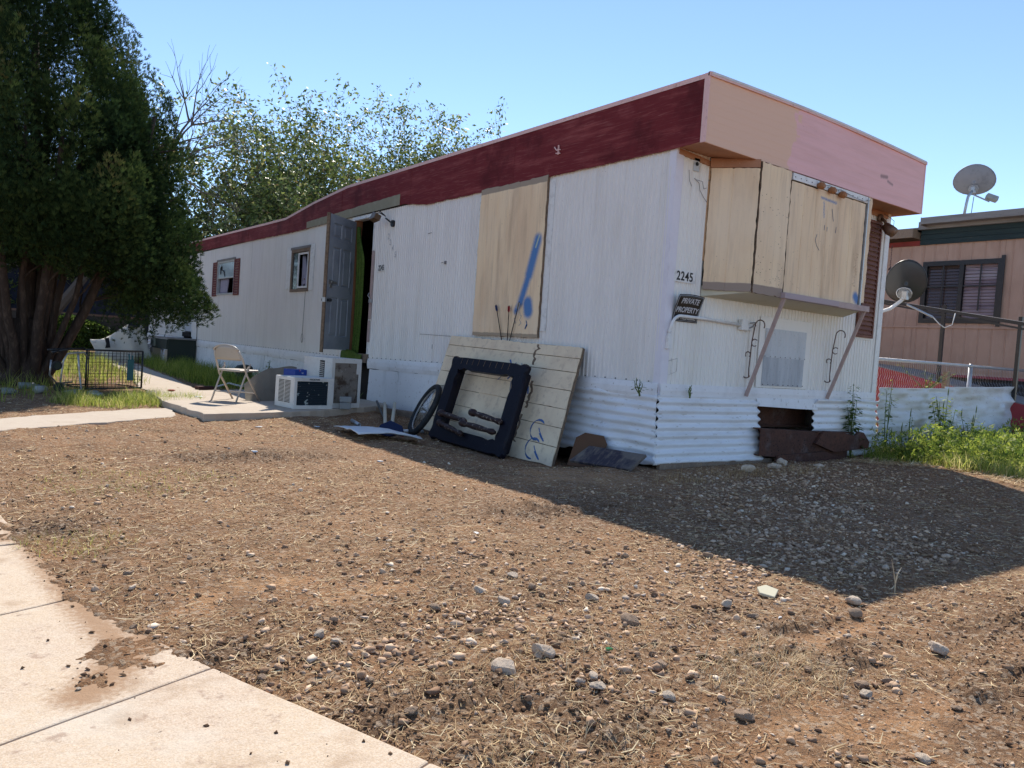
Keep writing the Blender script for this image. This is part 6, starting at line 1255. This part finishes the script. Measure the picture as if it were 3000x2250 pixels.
crump(-1.98, 3.05, .05, M['litterw'], 'white scrap on the dirt below the slab', fl=.2); crump(-3.25, 1.2, .035, M['litterw'], 'white chip in the middle left of the yard', fl=.3); crump(-2.35, .8, .03, M['litterw'], 'white chip in the middle of the yard near the shadow', fl=.3); crump(-2.95, -1.5, .022, M['litterw'], 'thin white flake, centre of the yard', fl=.2); crump(-2.52, -2.45, .018, M['litterw'], 'white plastic flake left of the gravel shadow', fl=.4); crump(-2.62, -3.12, .014, M['litterw'], 'white paper bit below the grey block of stone', fl=.4)

# ------------------------------------------------------------------ trees
def limb(m, a, b, r0, r1, wob, n=7, seg=7):
    a = Vector(a); b = Vector(b); pts = []; ph = random.uniform(0, 6)
    for i in range(n): t = i/(n-1); p = a.lerp(b, t); k = wob*math.sin(t*math.pi); pts.append(p+Vector((math.sin(t*5+ph), math.cos(t*4+ph*1.3), 0))*k)
    m.tube(pts, [r0+(r1-r0)*i/(n-1) for i in range(n)], seg); return pts
# cypress
cy = thing('cypress_tree', 'large dark many-stemmed cypress at the left of the yard', 'tree', (-4.25, 8.4, 0))
TP = Vector((-4.25, 8.4, 0))
m = MB(); stems = []
for k in range(21):
    a = k*2.4+.3; ro = random.uniform(.35, 1.35) if k else .1; top = Vector((ro*math.cos(a)*1.25, ro*math.sin(a)*1.1, random.uniform(2.6, 4.2)+(1.35-ro)))
    base = Vector((.16*math.cos(a), .14*math.sin(a), -.05)); mid = base.lerp(top, .38)+Vector((math.cos(a), math.sin(a), 0))*ro*.30
    r0 = random.uniform(.035, .072); pts = []
    for i in range(10):
        t_ = i/9; p = base*(1-t_)**2+mid*2*t_*(1-t_)+top*t_*t_; pts.append(p+Vector((random.gauss(0, .012), random.gauss(0, .012), 0)))
    m.tube(pts, [r0*(1-.75*i/9)+.01 for i in range(10)], 8); stems.append(pts)
    for b in range(4):
        p = pts[random.randint(4, 8)]; d = Vector((math.cos(a+random.uniform(-1, 1)), math.sin(a+random.uniform(-1, 1)), random.uniform(.2, 1.0)))*random.uniform(.4, .9); limb(m, p, p+d, .018, .005, .03, 5, 5)
limb(m, (.0, 0, 0), (-.05, .1, 5.2), .14, .04, .05, 9, 12); limb(m, (.05, 0, 3.3), (.9, .1, 5.6), .06, .02, .08, 7, 7); limb(m, (0, 0, 3.0), (-1.0, 0, 5.9), .07, .02, .08, 7, 7)
m.tube([(0, 0, -.1), (0, 0, .15), (0, 0, .5), (.0, 0, .95)], [.40, .33, .27, .20], 16); m.build('trunk', M['bark'], cy, smooth=True)
def crown_r(z): return np.interp(z, [1.05, 1.5, 2.0, 2.7, 3.3, 4.0, 4.5, 4.9, 5.4, 5.8, 6.8, 7.6], [1.3, 1.9, 2.2, 2.2, 2.05, 1.85, 1.6, 1.3, 1.1, 1.0, .8, .15])
cen = []; dr = []; szs = []; rn = []
nl = 270
lobes = []
for k in range(nl):
    z = 1.25+6.0*random.random()**1.15; R_ = float(crown_r(z)); a = random.uniform(0, 6.283); rr = R_*random.uniform(.62, .97) if k % 5 else R_*random.uniform(.2, .6)
    lobes.append((rr*math.cos(a)-.07*max(0, z-3), rr*math.sin(a), z, random.uniform(.20, .40), random.uniform(.38, .80), 420))
# named outline lobes on the right side as photographed
lobes += [(2.05, -.35, 1.45, .38, .42, 750), (2.30, -.35, 1.28, .26, .28, 380), (1.85, -.3, 1.15, .30, .24, 330), (1.1, -.8, 3.3, .26, .55, 500)]+[(x_-.12, -.25+.2*(i_ % 3), z_-.15, .27, .42, 430) for i_, (x_, z_) in enumerate(((.55, 5.5), (.75, 5.15), (.95, 4.85), (1.3, 4.5), (1.5, 4.2), (1.72, 3.95), (1.85, 3.6), (1.98, 3.2), (2.08, 2.8), (2.15, 2.45), (2.22, 2.1), (2.28, 1.8), (1.8, 2.9), (1.6, 3.3), (1.3, 3.8), (1.8, 2.2), (1.5, 2.6)))]
lobes += [(random.uniform(-.9, 1.9), random.uniform(-1.2, 1.2), random.uniform(1.35, 3.4), random.uniform(.26, .40), random.uniform(.3, .55), 330) for _ in range(90)]
lobes += [(random.uniform(-1.0, .8), random.uniform(-.9, .9), random.uniform(3.4, 6.0), random.uniform(.2, .32), random.uniform(.35, .6), 300) for _ in range(18)]
for (lx, ly, lz, rh, rv, cnt) in lobes:
    if lx < 1.15 and lz-rv*.75 < 1.62: lz = 1.62+rv*.75+random.uniform(0, .25)
    n = int(cnt*1.25); u = RNG.normal(size=(n, 3)); u /= np.linalg.norm(u, axis=1)[:, None]; rr = RNG.random(n)**.36
    P_ = u*rr[:, None]*np.array([rh, rh, rv]); taper = 1-.45*np.clip(P_[:, 2]/rv, -.3, 1); P_[:, :2] *= taper[:, None]
    o_ = np.array([lx, ly, 0])/(math.hypot(lx, ly)+.3)
    D_ = u*.6+np.array([0, 0, 1.0])+o_*.45+RNG.normal(size=(n, 3))*.28
    cen.append(P_+np.array([lx, ly, lz])); dr.append(D_); szs.append(.045+.065*RNG.random(n)); rn.append(np.clip(.15+.5*RNG.random(n)+.25*np.clip(P_[:, 2]/rv, -1, 1)+RNG.normal()*.20, 0, .95)+(.07*(RNG.random(n) > .97)))  # lit clumps put into leaf tones: lighter lobe tops, brightness varied per lobe
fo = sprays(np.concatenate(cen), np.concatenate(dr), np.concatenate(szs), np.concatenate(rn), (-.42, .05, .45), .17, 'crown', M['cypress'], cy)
# bare tree
def branch_rec(m, p, d, L0, r, depth, tips, droop=0, bend=.25, kids=(2, 4)):
    n = 5; pts = [p]; q = p.copy(); dd = d.copy()
    for i in range(n):
        dd = (dd+Vector((random.gauss(0, bend), random.gauss(0, bend), random.gauss(0, bend*.7)-droop))*.35).normalized(); q = q+dd*(L0/n); pts.append(q.copy())
    m.tube(pts, [r*(1-.55*i/n) for i in range(n+1)], 6 if r > .02 else 4, cap=False)
    if depth == 0: tips.append(pts); return
    for k in range(random.randint(*kids)):
        i = random.randint(2, n); a = dd.orthogonal().normalized(); a.rotate(__import__('mathutils').Quaternion(dd, random.uniform(0, 6.28)))
        nd_ = (dd*random.uniform(.6, 1)+a*random.uniform(.5, .9)+Vector((0, 0, .12))).normalized(); branch_rec(m, pts[i], nd_, L0*random.uniform(.55, .8), r*.55, depth-1, tips, droop, bend, kids)
    branch_rec(m, pts[-1], dd, L0*.7, r*.45, depth-1, tips, droop, bend, kids)
bt_ = thing('bare_tree', 'leafless tree showing its grey branches behind the cypress', 'tree', (-.8, 17.5, 0)); random.seed(23)
m = MB(); tips = []; limb(m, (-2.9, 0, 0), (.15, 0, 5.3), .14, .08, .1)
for d_, l_, r_ in ((Vector((.22, 0, 1)), 1.35, .05), (Vector((.6, .1, 1)), 1.35, .045), (Vector((1, 0, .75)), 1.1, .04), (Vector((1, 0, .35)), 1.1, .04), (Vector((.8, 0, -.5)), 1.1, .035)):
    branch_rec(m, Vector((.15, 0, 5.3)), d_.normalized(), l_, r_, 3, tips, .0, .22, (1, 3))
m.build('trunk', M['twig'], bt_)
# leafy trees behind the home
def leafy(name, label, loc, H, spread, seed, nlimb, leafn, scale=.17):
    random.seed(seed); t = thing(name, label, 'tree', loc); m = MB(); tips = []; limb(m, (0, 0, 0), (0, 0, H*.40), .2, .14, .1)
    for k in range(nlimb):
        a = k*2.4; el_ = random.uniform(.35, 1.35); d = Vector((math.cos(a)*math.cos(el_), math.sin(a)*math.cos(el_)*.8, math.sin(el_))); st_ = Vector((0, 0, H*random.uniform(.22, .42))); branch_rec(m, st_, d.normalized(), H*random.uniform(.15, .23)*(spread if el_ < .9 else 1.0), .05, 3, tips, .03, .25, (2, 3))
    m.build('trunk', M['twig'], t)
    P_ = []; D_ = []
    per = max(3, leafn//max(1, len(tips)))
    for pts in tips:
        for j in range(per): i = random.randint(1, 5) if j % 3 else 5; f_ = random.random(); p = pts[i-1].lerp(pts[i], f_); P_.append(p+Vector((random.gauss(0, .17), random.gauss(0, .17), random.gauss(0, .14)))); D_.append((random.gauss(0, .7), random.gauss(0, .7), -.35+random.gauss(0, .5)))
    P_ = np.array([tuple(p) for p in P_]); D_ = np.array(D_); n = len(P_)
    sprays(P_, D_, scale*(.6+.8*RNG.random(n)), RNG.random(n), (0,), .46, 'crown', M['leafy'], t)
    return t
leafy('leafy_tree', 'tallest loose leafy tree behind the middle of the home', (5.6, 26.5, 0), 12.4, 1.3, 4, 26, 29000)
leafy('leafy_tree', 'leafy tree behind the home at right, with a separate pale crown', (12.6, 27, 0), 14.2, .58, 5, 24, 22000)
leafy('leafy_tree', 'lower drooping leafy tree left of the tallest one', (3.6, 24.5, 0), 8.2, 1.1, 8, 20, 17000)
leafy('leafy_tree', 'dense leafy tree between the two higher crowns behind the home', (9.2, 26, 0), 10.4, .75, 12, 20, 13000)
leafy('leafy_tree', 'dense tree added far behind the cypress to block light gaps', (-5.5, 30, 0), 8.5, 1.4, 15, 16, 22000, .2)  # added to block light gaps between the cypress trunks
leafy('leafy_tree', 'unseen tree added beyond the back fence left of the home', (-11.5, 26, 0), 8, 1.4, 17, 14, 16000, .2)  # out of view; added to block light behind the yard

# ------------------------------------------------------------------ things behind the yard
bh_ = thing('back_building', 'low navy building, darkened to look shaded, behind the back fence', 'building', (-3.2, 30, 0))
MB().box(-7, 6, 0, 4, 0, 2.9).build('wall', M['navywall'], bh_); MB().box(-7.2, 6.2, -.3, 4.3, 2.9, 3.05).build('roof', M['greywood'], bh_)
wl = thing('back_wall', 'low dark block wall overgrown with creeper at the end of the yard', 'wall', (-4, 27, 0))
blk = bpy.data.meshes.new('block'); bmv = MB().box(.004, .396, 0, .2, .004, .196); blk.from_pydata(bmv.v, [], bmv.f); bm_ = mat('dark_block', (.07, .06, .05), [(3, (.4, .7), (.04, .036, .03), .8)], .95); blk.materials.append(bm_)
for r in range(6):
    for c in range(22): o = bpy.data.objects.new('block', blk); COL.objects.link(o); o.parent = wl; o.location = (-4.2+.4*c+(.2 if r % 2 else 0), 0, .2*r)
MB().box(-4.3, 4.9, -.03, .23, 1.2, 1.27).build('coping', mat('brick_coping', (.16, .10, .075), rough=.9), wl)
n = 16000; x = RNG.uniform(-8.5, .6, n); zz = RNG.random(n)**.8*1.5*vnoise(x*1.2, x*0, 71); P_ = np.stack([x, 26.85+RNG.normal(size=n)*.14, zz], -1); D_ = RNG.normal(size=(n, 3))+np.array([0, -.5, .3])
o = sprays(P_, D_, .06+.07*RNG.random(n), RNG.random(n)*.6, (-.5, .5), .5, 'creeper', M['weedleaf']); tag(o, 'dark creeper covering the back wall', kind='stuff')
ls = thing('side_building', 'cream building partly hidden behind the cypress stems at left', 'building', (-10.5, 15, 0)); MB().box(-3, 2.6, 0, 3, 0, 2.6).build('wall', M['creamwall'], ls); MB().box(-3.2, 2.8, -.2, 3.2, 2.6, 2.72).build('roof', M['greywood'], ls)
MB().box(-1, 0, -.02, .0, 1.0, 1.9).build('window', M['glass'], ls)
